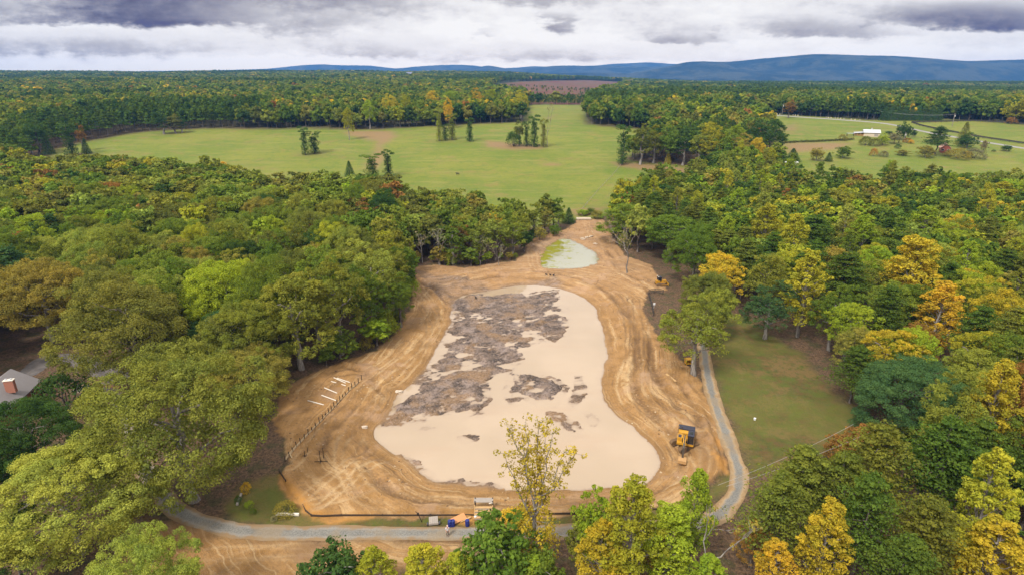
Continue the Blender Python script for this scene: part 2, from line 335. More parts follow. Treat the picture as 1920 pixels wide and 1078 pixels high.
def soft(poly, w=1.0, warp=1.0): return S((w - sdist(GX + (wx - GX) * warp, GY + (wy - GY) * warp, poly)) / (2 * w))
m_sand = np.maximum(S((.35 - sd_earth) / .7), soft(FRONT, 1.5) * .95)
m_mud = S((1.0 - sd_pond) / 1.6) * np.clip(.25 + np.maximum(muddy, shal * .9) + .25 * fine, 0, 1)
m_field = np.maximum(soft(FIELD, 4, 2), soft(FIELD2, 4, 2))
m_lawn = np.maximum(soft(LAWN, 1.5, 1.2), np.maximum(soft(GRASS_FRONT, .8), soft(W([(160, 800), (190, 750), (245, 745), (240, 795), (190, 815)]), .8)))
m_tan = np.zeros_like(GX)
for pl in ([(640, 246), (735, 245), (750, 256), (722, 274), (728, 300), (712, 318), (690, 325), (680, 312), (694, 292), (702, 266), (650, 256)],
        [(905, 262), (960, 268), (1025, 275), (1020, 281), (960, 283), (905, 277)], [(1012, 306), (1040, 305), (1060, 309), (1045, 313), (1015, 313)], [(1140, 303), (1210, 306), (1290, 315), (1310, 330), (1250, 328), (1190, 318), (1150, 312)],
        [(110, 297), (170, 292), (165, 286), (130, 288)], [(545, 289), (610, 287), (610, 292), (550, 293)], [(815, 263), (850, 262), (850, 266), (815, 267)], [(295, 251), (350, 247), (350, 251), (300, 253)],
        [(1060, 392), (1130, 388), (1150, 380), (1120, 405), (1075, 408)], [(1465, 240), (1495, 228), (1500, 240), (1490, 250), (1465, 246)], [(1020, 222), (1045, 214), (1043, 219), (1028, 226)],
        [(1464, 268), (1600, 266), (1590, 280), (1520, 286), (1470, 290)]):
    P = W(pl); c = P.mean(0); dd = np.linalg.norm(c); m_tan = np.maximum(m_tan, S((dd * .006 - sdist(GX, GY, P, 60)) / (dd * .02)) * .85)
m_clear = soft(CLEAR, 8, 4)
m_clay = np.zeros_like(GX)
for pl in ([(845, 966), (890, 962), (890, 978), (850, 980)], [(920, 966), (1000, 966), (1010, 980), (930, 980)], [(1335, 862), (1362, 862), (1364, 890), (1350, 888)], [(1322, 812), (1345, 822), (1348, 845), (1335, 838)], [(575, 960), (640, 965), (700, 968), (640, 975), (590, 972)], [(525, 890), (550, 905), (590, 955), (575, 962), (540, 925)]):
    m_clay = np.maximum(m_clay, soft(W(pl), .7, .6))
c_ = flat([(1322, 838)], .2)[0]; m_dark = S(1.2 - np.hypot(GX - c_[0] - 1, (GY - c_[1]) * .7) / 6.5) * np.clip(.45 + .9 * fbm(GX / 2.2, GY / 2.2, 410, 4), 0, 1)
m_shore = np.clip(sd_pond, -39, 39)

def grid_mesh(name, X, Y, Zz):
    ny, nx = X.shape; me = bpy.data.meshes.new(name)
    me.vertices.add(nx * ny); me.vertices.foreach_set('co', np.stack([X, Y, Zz], -1).astype(np.float32).ravel())
    idx = np.arange(nx * ny).reshape(ny, nx)
    q = np.stack([idx[:-1, :-1], idx[:-1, 1:], idx[1:, 1:], idx[1:, :-1]], -1).reshape(-1, 4)
    me.loops.add(q.size); me.polygons.add(len(q))
    me.loops.foreach_set('vertex_index', q.ravel().astype(np.int32)); me.polygons.foreach_set('loop_start', np.arange(0, q.size, 4, dtype=np.int32))
    me.polygons.foreach_set('use_smooth', np.ones(len(q), bool))
    me.update(calc_edges=True); return me
def add_attr(me, name, a, kind='FLOAT', dom='POINT'):
    t = me.attributes.new(name, kind, dom)
    t.data.foreach_set('value' if kind == 'FLOAT' else ('color' if kind == 'FLOAT_COLOR' else 'vector'), np.ascontiguousarray(a, np.float32).ravel())
def struct(name, me, mat):
    o = bpy.data.objects.new(name, me); C.objects.link(o); o['kind'] = 'structure'
    if mat: me.materials.append(mat)
    return o
# ------------------------------------------------------------------ materials
def material(name):
    m = bpy.data.materials.new(name); m.use_nodes = True; t = m.node_tree; t.nodes.clear()
    o = node(t, 'ShaderNodeOutputMaterial'); return m, t, o
def principled(t, o, color, rough=.8, metal=0.0, normal=None, spec=.5):
    b = node(t, 'ShaderNodeBsdfPrincipled'); put(t, b.inputs['Base Color'], color); put(t, b.inputs['Roughness'], rough)
    b.inputs['Metallic'].default_value = metal; b.inputs['Specular IOR Level'].default_value = spec
    if normal is not None: t.links.new(normal, b.inputs['Normal'])
    t.links.new(b.outputs[0], o.inputs[0]); return b
def paint(name, col, rough=.6, metal=0.0, var=.25, scale=3.0, spec=.4, dirt=None):
    "plain worn surface: the colour breaks up a little, with dirt in patches"
    m, t, o = material(name); co = node(t, 'ShaderNodeTexCoord').outputs['Object']
    n = noise(t, co, scale, 5, .6); n2 = noise(t, co, scale * 6, 3, .6)
    c = mix(t, (n * .6 + n2 * .4), tuple(c * (1 - var) for c in col), tuple(min(1, c * (1 + var)) for c in col))
    if dirt: c = mix(t, n.ss(.5, .68) * .75, c, dirt)
    principled(t, o, c, rough, metal, None, spec); return m

# --- ground
gm, t, o = material('earth_and_grass')
P = node(t, 'ShaderNodeNewGeometry').outputs['Position']
a1 = node(t, 'ShaderNodeSeparateColor'); t.links.new(attr(t, 'cover').outputs['Color'], a1.inputs[0])
sand, mud, field = (E(t, x) for x in a1.outputs)
a2 = node(t, 'ShaderNodeSeparateColor'); t.links.new(attr(t, 'cover_two').outputs['Color'], a2.inputs[0])
lawn, tan_, clear = (E(t, x) for x in a2.outputs)
a3 = node(t, 'ShaderNodeSeparateColor'); t.links.new(attr(t, 'cover_three').outputs['Color'], a3.inputs[0])
clay, wetd, farw = (E(t, x) for x in a3.outputs)
shore = E(t, attr(t, 'shore').outputs['Fac']); px_, py_, pz_ = sep(t, P)
n_big = noise(t, P, .05, 4); n_mid = noise(t, P, .35, 5, .6); n_fin = noise(t, P, 2.2, 5, .65); n_xf = noise(t, P, 7, 3, .6)
# forest floor
floor = mix(t, n_fin.ss(.3, .7), (.034, .020, .012), (.165, .098, .054))
floor = mix(t, n_xf.ss(.52, .66) * .6, floor, (.20, .13, .075))
floor = mix(t, n_mid.ss(.48, .62) * .6, floor, (.045, .050, .016))
floor = mix(t, noise(t, P, .9, 4, .7).ss(.54, .66) * .6, floor, (.028, .018, .012))
canopy = mix(t, n_mid, (.035, .055, .018), (.085, .095, .03))
floor = mix(t, farw, floor, canopy)
# pasture
streak = noise(t, vscale(t, P, .02, .09, 0), 1.0, 5, .65)
n_f2 = noise(t, P, .018, 5, .6)
gr = mix(t, n_f2.ss(.35, .65), (.110, .152, .012), (.170, .182, .020))
gr = mix(t, streak.ss(.45, .7) * .7, gr, (.190, .170, .034))
gr = mix(t, n_mid.ss(.48, .75) * .5, gr, (.095, .140, .022))
gr = mix(t, n_fin.ss(.4, .7) * .3, gr, (.105, .105, .025))
gr = mix(t, noise(t, P, .07, 6, .72).ss(.52, .66) * .6, gr, (.20, .140, .045))
gr = mix(t, noise(t, P, .13, 6, .72).ss(.50, .62) * .5, gr, (.085, .130, .014))
gr = mix(t, noise(t, vscale(t, P, .03, .16, 0), 1.0, 6, .7).ss(.52, .64) * .5, gr, (.215, .20, .05))
gr = mix(t, noise(t, P, 1.1, 3, .7).ss(.52, .68) * .35, gr, (.085, .115, .016))
c = mix(t, field, floor, gr)
lw = mix(t, n_mid.ss(.35, .65), (.075, .088, .013), (.105, .060, .022))
lw = mix(t, noise(t, P, .11, 6, .7).ss(.48, .58) * .85, lw, (.150, .092, .034))
lw = mix(t, noise(t, P, .8, 4, .7).ss(.50, .62) * .65, lw, (.050, .062, .010))
lw = mix(t, n_big.ss(.45, .6) * .55, lw, (.115, .118, .020))
lw = mix(t, n_fin.ss(.4, .75) * .4, lw, (.075, .085, .018))
c = mix(t, lawn, c, lw)
tn = mix(t, n_fin, (.17, .092, .042), (.27, .17, .085)); c = mix(t, tan_ * n_mid.ss(.15, .42), c, tn)
cl = mix(t, n_big.ss(.4, .6), (.125, .048, .024), (.085, .056, .02)); cl = mix(t, noise(t, vscale(t, P, .01, .03, 0), 1, 5).ss(.52, .62), cl, (.10, .022, .022))
c = mix(t, clear, c, cl)
# bare earth: streaks run round the pond with the wheel tracks
tv = xyz(t, shore * .55 + n_big * 1.2, px_ * .028, py_ * .028)
tr = noise(t, tv, 1.0, 5, .62); tr2 = noise(t, xyz(t, shore * 2.2 + n_mid * .5, px_ * .045, py_ * .045), 1.0, 4, .6)
brk = noise(t, P, .11, 4, .6).ss(.36, .54) * noise(t, P, .45, 4, .65).ss(.32, .48)
se = mix(t, n_mid.ss(.3, .7), (.245, .128, .040), (.345, .192, .074))
se = mix(t, tr.ss(.52, .63) * brk * .48, se, (.55, .38, .20))
se = mix(t, tr.ss(.47, .36) * (brk * .6 + .2) * .5, se, (.125, .066, .026))
se = mix(t, tr2.ss(.56, .67) * brk * .42, se, (.56, .40, .22))
se = mix(t, tr2.ss(.43, .32) * brk * .7, se, (.105, .058, .028))
trk = E(t, attr(t, 'track').outputs['Fac'])
se = mix(t, trk * n_mid.ss(.28, .45) * .95, se, mix(t, n_big.ss(.42, .56), (.115, .062, .026), (.50, .35, .19)))
se = mix(t, n_fin.ss(.48, .70) * .50, se, (.150, .086, .045))
se = mix(t, n_xf.ss(.60, .72) * .5, se, (.48, .37, .25))
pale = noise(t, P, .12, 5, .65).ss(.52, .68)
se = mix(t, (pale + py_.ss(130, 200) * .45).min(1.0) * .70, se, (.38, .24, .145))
se = mix(t, wetd * .75, se, mix(t, n_fin, (.13, .075, .035), (.22, .13, .065)))
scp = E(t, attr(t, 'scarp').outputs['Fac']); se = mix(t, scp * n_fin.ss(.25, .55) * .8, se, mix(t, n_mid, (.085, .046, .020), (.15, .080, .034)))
se = mix(t, noise(t, P, .06, 5, .65).ss(.54, .66) * .55, se, (.16, .088, .036))
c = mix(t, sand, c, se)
ck = mix(t, n_fin, (.34, .15, .030), (.46, .24, .07)); c = mix(t, clay * n_mid.ss(.25, .5), c, ck)
mdir = vscale(t, xyz(t, px_ * .94 + py_ * .34, py_ * .94 - px_ * .34, 0.0), .28, .62, 1); ms = noise(t, mdir, 1.0, 6, .62)
md = mix(t, ms.ss(.40, .60), (.050, .034, .026), (.175, .120, .088))
md = mix(t, noise(t, P, .28, 5, .65).ss(.50, .64) * .75, md, (.26, .195, .165))
md = mix(t, noise(t, mdir, 2.1, 4, .6).ss(.56, .68) * .7, md, (.040, .028, .024))
md = mix(t, noise(t, P, .12, 4, .6).ss(.50, .62) * .75, md, (.23, .135, .065))
md = mix(t, n_fin.ss(.54, .64) * .7, md, (.040, .027, .022))
md = mix(t, n_fin.ss(.46, .36) * .5, md, (.30, .23, .20))
md = mix(t, n_xf.ss(.56, .66) * .6, md, (.36, .29, .25))
c = mix(t, mud, c, md)
bm = bump(t, n_fin * .6 + n_xf * .3 + tr2 * sand * .6 + ms * mud * .8, .8, .40)
principled(t, o, c, .9 - mud * .35, 0, bm, .25)

me = grid_mesh('ground', GX, GY, Z)
def rgba(*ch): return np.stack([*ch, np.ones_like(GX)], -1)
m_mud = np.maximum(m_mud, soft(flat([(772, 507), (850, 518), (930, 532), (1050, 518), (1055, 540), (900, 552), (850, 572), (838, 562), (800, 535)], 0), 1.5, 1.3) * (.55 + .4 * fine))
m_mud = np.maximum(m_mud, soft(flat([(990, 470), (1005, 452), (1060, 435), (1090, 445), (1040, 452), (1012, 475)], 0), 1.5, 1.3) * .6 * (.6 + .4 * fine))
m_wet = np.clip(S((2.2 - sd_pond) / 2.6) * .9 + S((1.5 - sd2) / 2) * .7, 0, 1)
m_wet = np.maximum(m_wet, m_dark)
m_far = S((GY - 420) / 250)
add_attr(me, 'cover', rgba(m_sand, m_mud, m_field), 'FLOAT_COLOR')
add_attr(me, 'cover_two', rgba(m_lawn, m_tan, m_clear), 'FLOAT_COLOR')
add_attr(me, 'cover_three', rgba(m_clay, m_wet, m_far), 'FLOAT_COLOR')
add_attr(me, 'shore', m_shore); add_attr(me, 'track', track); add_attr(me, 'scarp', scarp * es)
struct('ground', me, gm)

# --- water
def water_mesh(name, poly, z, step=.4, pad=1.4):
    "a sheet of water cut to the shore, with how deep it stands over the bed"
    lo, hi = poly.min(0) - 2, poly.max(0) + 2; xs = np.arange(lo[0], hi[0], step); ys = np.arange(lo[1], hi[1], step); X, Y = np.meshgrid(xs, ys); nx = len(xs)
    idx = np.arange(X.size).reshape(X.shape); q = np.stack([idx[:-1, :-1], idx[:-1, 1:], idx[1:, 1:], idx[1:, :-1]], -1).reshape(-1, 4)
    keep = (sdist(X, Y, poly) < pad).ravel(); q = q[keep[q].all(1)]; used = np.unique(q); mp = np.full(X.size, -1); mp[used] = np.arange(len(used)); q = mp[q]
    xv, yv = X.ravel()[used], Y.ravel()[used]; me = quads(name, np.stack([xv, yv, np.full(len(used), z)], -1), q, [], sm=True); add_attr(me, 'deep', z - gz(xv, yv)); return me
def quads(name, V, F, mats, mi=None, tint=None, hue=None, sm=False):
    me = bpy.data.meshes.new(name); me.vertices.add(len(V)); me.vertices.foreach_set('co', np.ascontiguousarray(V, np.float32).ravel())
    me.loops.add(F.size); me.polygons.add(len(F)); me.loops.foreach_set('vertex_index', np.ascontiguousarray(F, np.int32).ravel())
    me.polygons.foreach_set('loop_start', np.arange(0, F.size, 4, dtype=np.int32))
    for m in mats: me.materials.append(m)
    if mi is not None: me.polygons.foreach_set('material_index', np.ascontiguousarray(mi, np.int32))
    if sm: me.polygons.foreach_set('use_smooth', np.ones(len(F), bool))
    me.update(calc_edges=True)
    if tint is not None: add_attr(me, 'tint', tint, dom='FACE'); add_attr(me, 'hue', hue, dom='FACE')
    return me
wm, t, o = material('muddy_water')
P = node(t, 'ShaderNodeNewGeometry').outputs['Position']
c = mix(t, noise(t, P, .05, 3).ss(.35, .65), (.350, .262, .178), (.390, .292, .203))
c = mix(t, noise(t, vscale(t, P, .05, .16, 0), 1.0, 6, .65).ss(.50, .70) * .45, c, (.36, .25, .165))
deep = E(t, attr(t, 'deep').outputs['Fac']) + (noise(t, P, 1.6, 5, .65) - .5) * .22
c = mix(t, deep.ss(.17, -.02) * .8, c, (.21, .145, .095))
c = mix(t, deep.ss(.40, .15) * .30, c, (.33, .24, .17))
b = principled(t, o, c, .035, 0, bump(t, noise(t, P, 1.4, 3), .03, .03), .5); b.inputs['IOR'].default_value = 1.5
struct('pond_water', water_mesh('pond_water', POND, WATER_Z), wm)
wm2, t, o = material('algae_water')
P = node(t, 'ShaderNodeNewGeometry').outputs['Position']
ax, ay_, az_ = sep(t, P)
c0 = POND2.mean(0); nn = noise(t, P, .22, 5, .65)
edge = (((ax - float(c0[0])) * -.085 + (ay_ - float(c0[1])) * .030) + (nn - .5) * 4.6 + (noise(t, P, .9, 4) - .5) * 1.2).ss(.15, .75)
deep = E(t, attr(t, 'deep').outputs['Fac']) + (nn - .5) * .35
c = mix(t, edge, (.31, .30, .225), mix(t, noise(t, P, .5, 4), (.17, .17, .010), (.28, .265, .04)))
c = mix(t, deep.ss(.14, -.04) * .8, c, (.20, .14, .07))
b = principled(t, o, c, .035, 0, bump(t, noise(t, P, 1.4, 3), .03, .03), .5); b.inputs['IOR'].default_value = 1.5
struct('upper_pond_water', water_mesh('upper_pond_water', POND2, POND2_Z), wm2)

# --- roads: ribbons that follow the ground
def ribbon(name, L, width, lift, mat, wv=.35, seed=1, ncross=8):
    T = np.gradient(L, axis=0); T /= np.linalg.norm(T, axis=1)[:, None] + 1e-9; N = np.stack([T[:, 1], -T[:, 0]], -1)
    k = np.arange(len(L)); V = []; s = np.linspace(-1, 1, ncross)
    wl = width / 2 * (1 + wv * fbm(k / 5.0, k * 0 + .3, seed, 5, .65)); wr = width / 2 * (1 + wv * fbm(k / 5.0, k * 0 + 5.3, seed + 9, 5, .65))
    X = np.zeros((len(L), ncross)); Y = X.copy(); Sd = X.copy()
    for j, q in enumerate(s):
        w = np.where(q < 0, wl, wr) * q; X[:, j] = L[:, 0] + N[:, 0] * w; Y[:, j] = L[:, 1] + N[:, 1] * w; Sd[:, j] = q
    Zz = gz(X, Y) + lift; Zz[:, 0] -= lift * 1.5; Zz[:, -1] -= lift * 1.5
    me = grid_mesh(name, X.T, Y.T, Zz.T); add_attr(me, 'across', Sd.T); return struct(name, me, mat)
rm, t, o = material('gravel')
P = node(t, 'ShaderNodeNewGeometry').outputs['Position']; q = E(t, attr(t, 'across').outputs['Fac'])
n1 = noise(t, P, .5, 5, .6); n2 = noise(t, P, 5, 4, .7)
g = mix(t, n2.ss(.3, .7), (.125, .119, .108), (.235, .222, .198))
g = mix(t, n1.ss(.45, .7) * .6, g, (.115, .114, .108))
tw = (((q.abs() - .5).abs() * -5.0) + 1).max(0.0)
g = mix(t, tw * .45, g, (.26, .25, .24))
rx, ry, rz_ = sep(t, P)
shoulder = (q.abs() + (n1 - .5) * .9).ss(.22, .60) * ((rx + ry * .25).ss(34, 48) * .75 + .25)
g = mix(t, shoulder, g, mix(t, n2, (.25, .165, .085), (.40, .285, .16)))
g = mix(t, ((q.abs() + (n1 - .5) * 1.8 + (n2 - .5) * .8).ss(.45, .85)) * .9, g, mix(t, n1, (.17, .105, .05), (.27, .17, .085)))
g = mix(t, noise(t, P, .16, 5, .65).ss(.46, .62) * .6, g, (.235, .175, .11))
principled(t, o, g, .95, 0, bump(t, n2, .5, .1), .2)
ribbon('gravel_road', ROAD, 3.1, .035, rm, .42, 3)
ribbon('driveway', DRIVE, 3.4, .035, rm, .2, 5)
lm, t, o = material('old_asphalt')
P = node(t, 'ShaderNodeNewGeometry').outputs['Position']
g = mix(t, noise(t, P, .4, 5, .6).ss(.35, .7), (.095, .085, .085), (.17, .15, .14)); g = mix(t, noise(t, P, 3, 4).ss(.5, .7) * .4, g, (.12, .07, .04))
principled(t, o, g, .9, 0, None, .2)
ribbon('driveway_loop', LOOP, 5.0, .06, lm, .25, 7)
fm, t, o = material('pale_road')
P = node(t, 'ShaderNodeNewGeometry').outputs['Position']
principled(t, o, mix(t, noise(t, P, .3, 4), (.19, .175, .165), (.27, .25, .24)), .9)
ribbon('country_road', FARROAD, 5.0, .45, fm, .05, 9, 4)

# --- hills on the skyline
hm, t, o = material('wooded_hills')
P = node(t, 'ShaderNodeNewGeometry').outputs['Position']
c = mix(t, noise(t, P, .004, 6, .7).ss(.42, .58), (.012, .020, .014), (.048, .052, .030)); c = mix(t, noise(t, P, .02, 4, .7).ss(.6, .75) * .4, c, (.11, .075, .03))
principled(t, o, c, 1.0, 0, bump(t, noise(t, P, .02, 5, .7), .8, 25), .1)
def hills(name, Y0, prof, depth, seed, rough=.26):
    "a range whose crest follows (column, row) marks as seen from the camera, at distance Y0"
    pts = []
    for px, py in prof:
        d = ray(px, py); s = Y0 / d[1]; pts.append((d[0] * s, CAM_H + d[2] * s))
    pts = np.array(pts); x = np.linspace(pts[0, 0], pts[-1, 0], 420); crest = np.interp(x, pts[:, 0], pts[:, 1])
    kern = np.hanning(17); kern /= kern.sum(); crest = np.convolve(np.pad(crest, 8, mode='edge'), kern, 'valid')
    v = np.linspace(-1, 1, 44); X, V = np.meshgrid(x, v); Y = Y0 + V * depth + 300 * fbm(X / 2000, V, seed, 2)
    sh = np.where(V < 0, S(1 + V) ** .8, S(1 - V))
    H = np.interp(X, x, crest) + 60
    Zz = -60 + H * sh * (1 + rough * 1.6 * (1 - np.abs(V) * .3) * np.minimum(0, fbm(X / 900 + V * 2, V * 3, seed + 3, 5)) * (np.abs(V) > .03)) + H * .02 * fbm(X / 260, V * 8, seed + 5, 3)
    return struct(name, grid_mesh(name, X, Y, Zz), hm)
hills('mountain', 6000, [(930, 146), (1000, 139), (1090, 137), (1180, 138), (1250, 127), (1290, 116), (1340, 115), (1400, 114), (1460, 108), (1520, 103), (1560, 101), (1610, 104), (1680, 106), (1740, 112), (1780, 116), (1840, 115), (1900, 113), (1990, 112), (2150, 116), (2300, 120)], 1400, 11)
hills('low_hills', 8000, [(740, 146), (800, 138), (860, 131), (915, 123), (960, 131), (1040, 124), (1120, 124), (1200, 127), (1320, 124), (1450, 130)], 1000, 15)
hills('far_mountains', 9600, [(180, 136), (300, 134), (420, 132), (505, 130), (560, 124), (600, 121), (640, 123), (700, 124), (740, 130), (800, 124), (870, 122), (930, 130), (1000, 126), (1100, 125), (1160, 120), (1220, 117), (1300, 122), (1400, 128)], 1000, 19, .05)
# ------------------------------------------------------------------ trees
def leaf_material(name, inst):
    m, t, o = material(name)
    base = attr(t, 'tree_colour', 'INSTANCER').outputs['Color'] if inst else node(t, 'ShaderNodeObjectInfo').outputs['Color']
    tint = E(t, attr(t, 'tint').outputs['Fac']); hue = E(t, attr(t, 'hue').outputs['Fac'])
    c = mix(t, 1.0, base, mix(t, tint, (.46, .50, .50), (1.46, 1.42, 1.15)), 'MULTIPLY')
    c = mix(t, hue.ss(.55, 1.0) * .50, c, mix(t, 1.0, base, (1.30, 1.16, .85), 'MULTIPLY'))
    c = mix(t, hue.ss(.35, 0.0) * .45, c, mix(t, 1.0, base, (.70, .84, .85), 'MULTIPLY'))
    d = node(t, 'ShaderNodeBsdfDiffuse'); t.links.new(c, d.inputs[0])
    tr = node(t, 'ShaderNodeBsdfTranslucent'); t.links.new(mix(t, 1.0, c, (1.2, 1.15, .6), 'MULTIPLY'), tr.inputs[0])
    mx = node(t, 'ShaderNodeMixShader'); mx.inputs[0].default_value = .34; t.links.new(d.outputs[0], mx.inputs[1]); t.links.new(tr.outputs[0], mx.inputs[2])
    t.links.new(mx.outputs[0], o.inputs[0]); return m
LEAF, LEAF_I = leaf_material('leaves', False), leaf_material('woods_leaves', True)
bk, t, o = material('bark')
co = node(t, 'ShaderNodeTexCoord').outputs['Object']
bc = mix(t, noise(t, vscale(t, co, 3, 3, .5), 1.0, 5, .65).ss(.35, .65), (.06, .045, .035), (.20, .17, .15)); principled(t, o, bc, .95, 0, None, .1); BARK = bk
gb, t, o = material('pale_bark')
co = node(t, 'ShaderNodeTexCoord').outputs['Object']
bc = mix(t, noise(t, vscale(t, co, 3, 3, .5), 1.0, 5, .65).ss(.35, .65), (.13, .11, .10), (.33, .30, .27)); principled(t, o, bc, .95, 0, None, .1); PALE = gb

def unit(v): return v / (np.linalg.norm(v, axis=-1, keepdims=True) + 1e-9)
def rdirs(g, n, zlo=-1.0):
    d = unit(g.normal(size=(n * 3 + 8, 3))); d = d[d[:, 2] > zlo]
    while len(d) < n: d = np.concatenate([d, d])
    return d[:n]
class Leaves:
    def __init__(s, g, size): s.g, s.size = g, size; s.P, s.N, s.T, s.H, s.Z = [], [], [], [], []
    def clump(s, c, rad, n, flat=.8, out=None, zlo=-.55, hue=None, jit=.7, size=None):
        g = s.g; d = rdirs(g, n, zlo)
        if out is not None:
            keep = (d @ out) > -.35; d = d[keep]; n = len(d)
        rr = rad * (.55 + .5 * g.random((n, 1)) ** .6)
        s.P.append(c + d * rr * np.array((1, 1, flat))); s.N.append(unit(d + jit * g.normal(size=(n, 3)) * .75 + np.array((0, 0, .28))))
        s.T.append(np.clip(g.normal(.5, .15, n) + g.normal(0, .13), 0, 1)); s.H.append(np.clip((g.random() if hue is None else hue) + g.normal(0, .14, n), 0, 1)); s.Z.append(np.full(n, size or s.size))
    def mesh(s, name, mat, extra=None):
        P, N, T, H, Zs = (np.concatenate(a) for a in (s.P, s.N, s.T, s.H, s.Z)); n = len(P); g = s.g
        up = unit(g.normal(size=(n, 3))); A = unit(np.cross(N, up)); B = np.cross(N, A)
        sz = (Zs * (.6 + .8 * g.random(n)))[:, None]; asp = (.45 + .35 * g.random((n, 1)))
        q = np.stack([P - A * sz, P - B * sz * asp + A * sz * .15, P + A * sz, P + B * sz * asp + A * sz * .15], 1) + N[:, None] * (np.array((0, .12, 0, .12))[None, :, None] * sz[:, None])
        V = q.reshape(-1, 3); F = np.arange(4 * n).reshape(-1, 4)
        tint, hue = T, H; mi = np.zeros(n, np.int32); mats = [mat]
        if extra:
            TV, TF = extra; F = np.concatenate([F, TF + len(V)]); V = np.concatenate([V, TV]); k = len(TF)
            tint = np.concatenate([T, np.full(k, .5)]); hue = np.concatenate([H, np.full(k, .5)]); mi = np.concatenate([mi, np.ones(k, np.int32)]); mats = [mat, BARK]
        return quads(name, V, F, mats, mi, tint, hue)
class Limbs:
    def __init__(s): s.V, s.F, s.n = [], [], 0
    def tube(s, pts, rad, k=6):
        pts = np.asarray(pts, float); m = len(pts); rad = np.broadcast_to(rad, m)
        T = unit(np.gradient(pts, axis=0)); ref = np.array((1, .3, .1)); A = unit(np.cross(T, ref)); B = np.cross(T, A)
        a = np.arange(k) * 2 * math.pi / k
        ring = pts[:, None] + rad[:, None, None] * (np.cos(a)[None, :, None] * A[:, None] + np.sin(a)[None, :, None] * B[:, None])
        s.V.append(ring.reshape(-1, 3)); i = np.arange(m - 1)[:, None] * k + np.arange(k)[None]; j = np.arange(m - 1)[:, None] * k + (np.arange(k)[None] + 1) % k
        s.F.append((np.stack([i, j, j + k, i + k], -1).reshape(-1, 4)) + s.n); s.n += m * k
    def get(s): return np.concatenate(s.V), np.concatenate(s.F)
    def mesh(s, name, mat): V, F = s.get(); return quads(name, V, F, [mat], None, None, None, True)
def curve(a, b, g, wob=.06, n=5, sag=0.0):
    t = np.linspace(0, 1, n)[:, None]; L = np.linalg.norm(np.subtract(b, a))
    p = np.array(a) * (1 - t) + np.array(b) * t + g.normal(size=(n, 3)) * wob * L * np.sin(t * math.pi); p[:, 2] += sag * L * (np.sin(t[:, 0] * math.pi)); return p
def trunk_oak(g, H, r, zc, zs, tr, nl=7, k=7):
    L = Limbs(); top = np.array((g.normal() * .5, g.normal() * .5, H * .72)); tp = curve((0, 0, -.3), top, g, .02, 7)
    L.tube(tp, np.linspace(tr, tr * .35, 7) * np.array([1.35, 1.05] + [1] * 5), k)
    for i in range(nl):
        z = H * (.28 + .4 * i / nl); a = i * 2.4 + g.random(); f = min(1, z / (H * .72)); p0 = tp[0] * (1 - f) + tp[-1] * f
        e = np.array((math.cos(a) * r * .55, math.sin(a) * r * .55, min(z + H * (.08 + .12 * g.random()), H * .74)))
        L.tube(curve(p0, e, g, .05, 5, .05), np.linspace(tr * .5, tr * .12, 5), 5)
    return L
def lump(g):
    K = g.normal(size=(6, 3)) * 2.2; ph = g.random(6) * 6.3
    return lambda d: 1 + .09 * np.sum(np.cos(d @ K.T + ph), -1)
def crown_oak(g, H, r, nc, nsub, nl, size, zc=.57, zs=.43, cs=(.20, .34), zlo=-.72):
    L = Leaves(g, size); f = lump(g); ctr = np.array((0, 0, H * zc)); ax = np.array((r, r, H * zs))
    d = rdirs(g, nc * 4, zlo); keep = [d[0]]
    for q in d[1:]:
        if len(keep) >= nc: break
        if max(q @ k for k in keep) < math.cos(1.55 / math.sqrt(nc)): keep.append(q)
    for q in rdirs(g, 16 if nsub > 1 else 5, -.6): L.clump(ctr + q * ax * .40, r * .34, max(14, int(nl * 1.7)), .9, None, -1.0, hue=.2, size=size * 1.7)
    for q in keep:
        rad = r * g.uniform(*cs); fr = f(q)
        c = ctr + q * (ax - np.array((rad, rad, rad * .8))) * fr * g.uniform(.84, 1.06); hue = g.random()
        if nsub <= 1: L.clump(c, rad, nl, .8, q, hue=hue)
        else:
            L.clump(c, rad * .8, nl, .8, q, hue=hue)
            for s_ in rdirs(g, nsub, -.3):
                if s_ @ q < -.3: continue
                L.clump(c + s_ * rad * np.array((.85, .85, .7)), rad * g.uniform(.30, .46), nl, .75, None, -.3, hue=np.clip(hue + g.normal(0, .15), 0, 1))
    return L
def crown_poplar(g, H, r, nc, nl, size):
    "tall oval crown of separate upright sprays"
    L = Leaves(g, size); B = Limbs(); B.tube(curve((0, 0, -.3), (0, 0, H * .95), g, .012, 8), np.linspace(.32, .05, 8), 7)
    for i in range(nc):
        t = (i + g.random()) / nc; z = H * (.22 + .74 * t); a = i * 2.399 + g.normal() * .3
        rr = r * (math.sin(math.pi * min(1, .18 + t * .80)) ** .8) * g.uniform(.55, 1.0)
        q_ = g.uniform(.55, .95); c = np.array((math.cos(a) * rr * q_, math.sin(a) * rr * q_, z)); hue = g.random()
        B.tube(curve((0, 0, z - rr * .7 - .8), c, g, .04, 4), np.linspace(.10, .03, 4), 4)
        rad = r * g.uniform(.16, .34) * (1.0 - .30 * t)
        L.clump(c, rad, nl, 1.0, None, -.6, hue=hue)
        for s_ in rdirs(g, 4, -.2): L.clump(c + s_ * rad * .95, rad * .5, nl // 2, .9, None, -.5, hue=np.clip(hue + g.normal(0, .15), 0, 1))
    return L, B
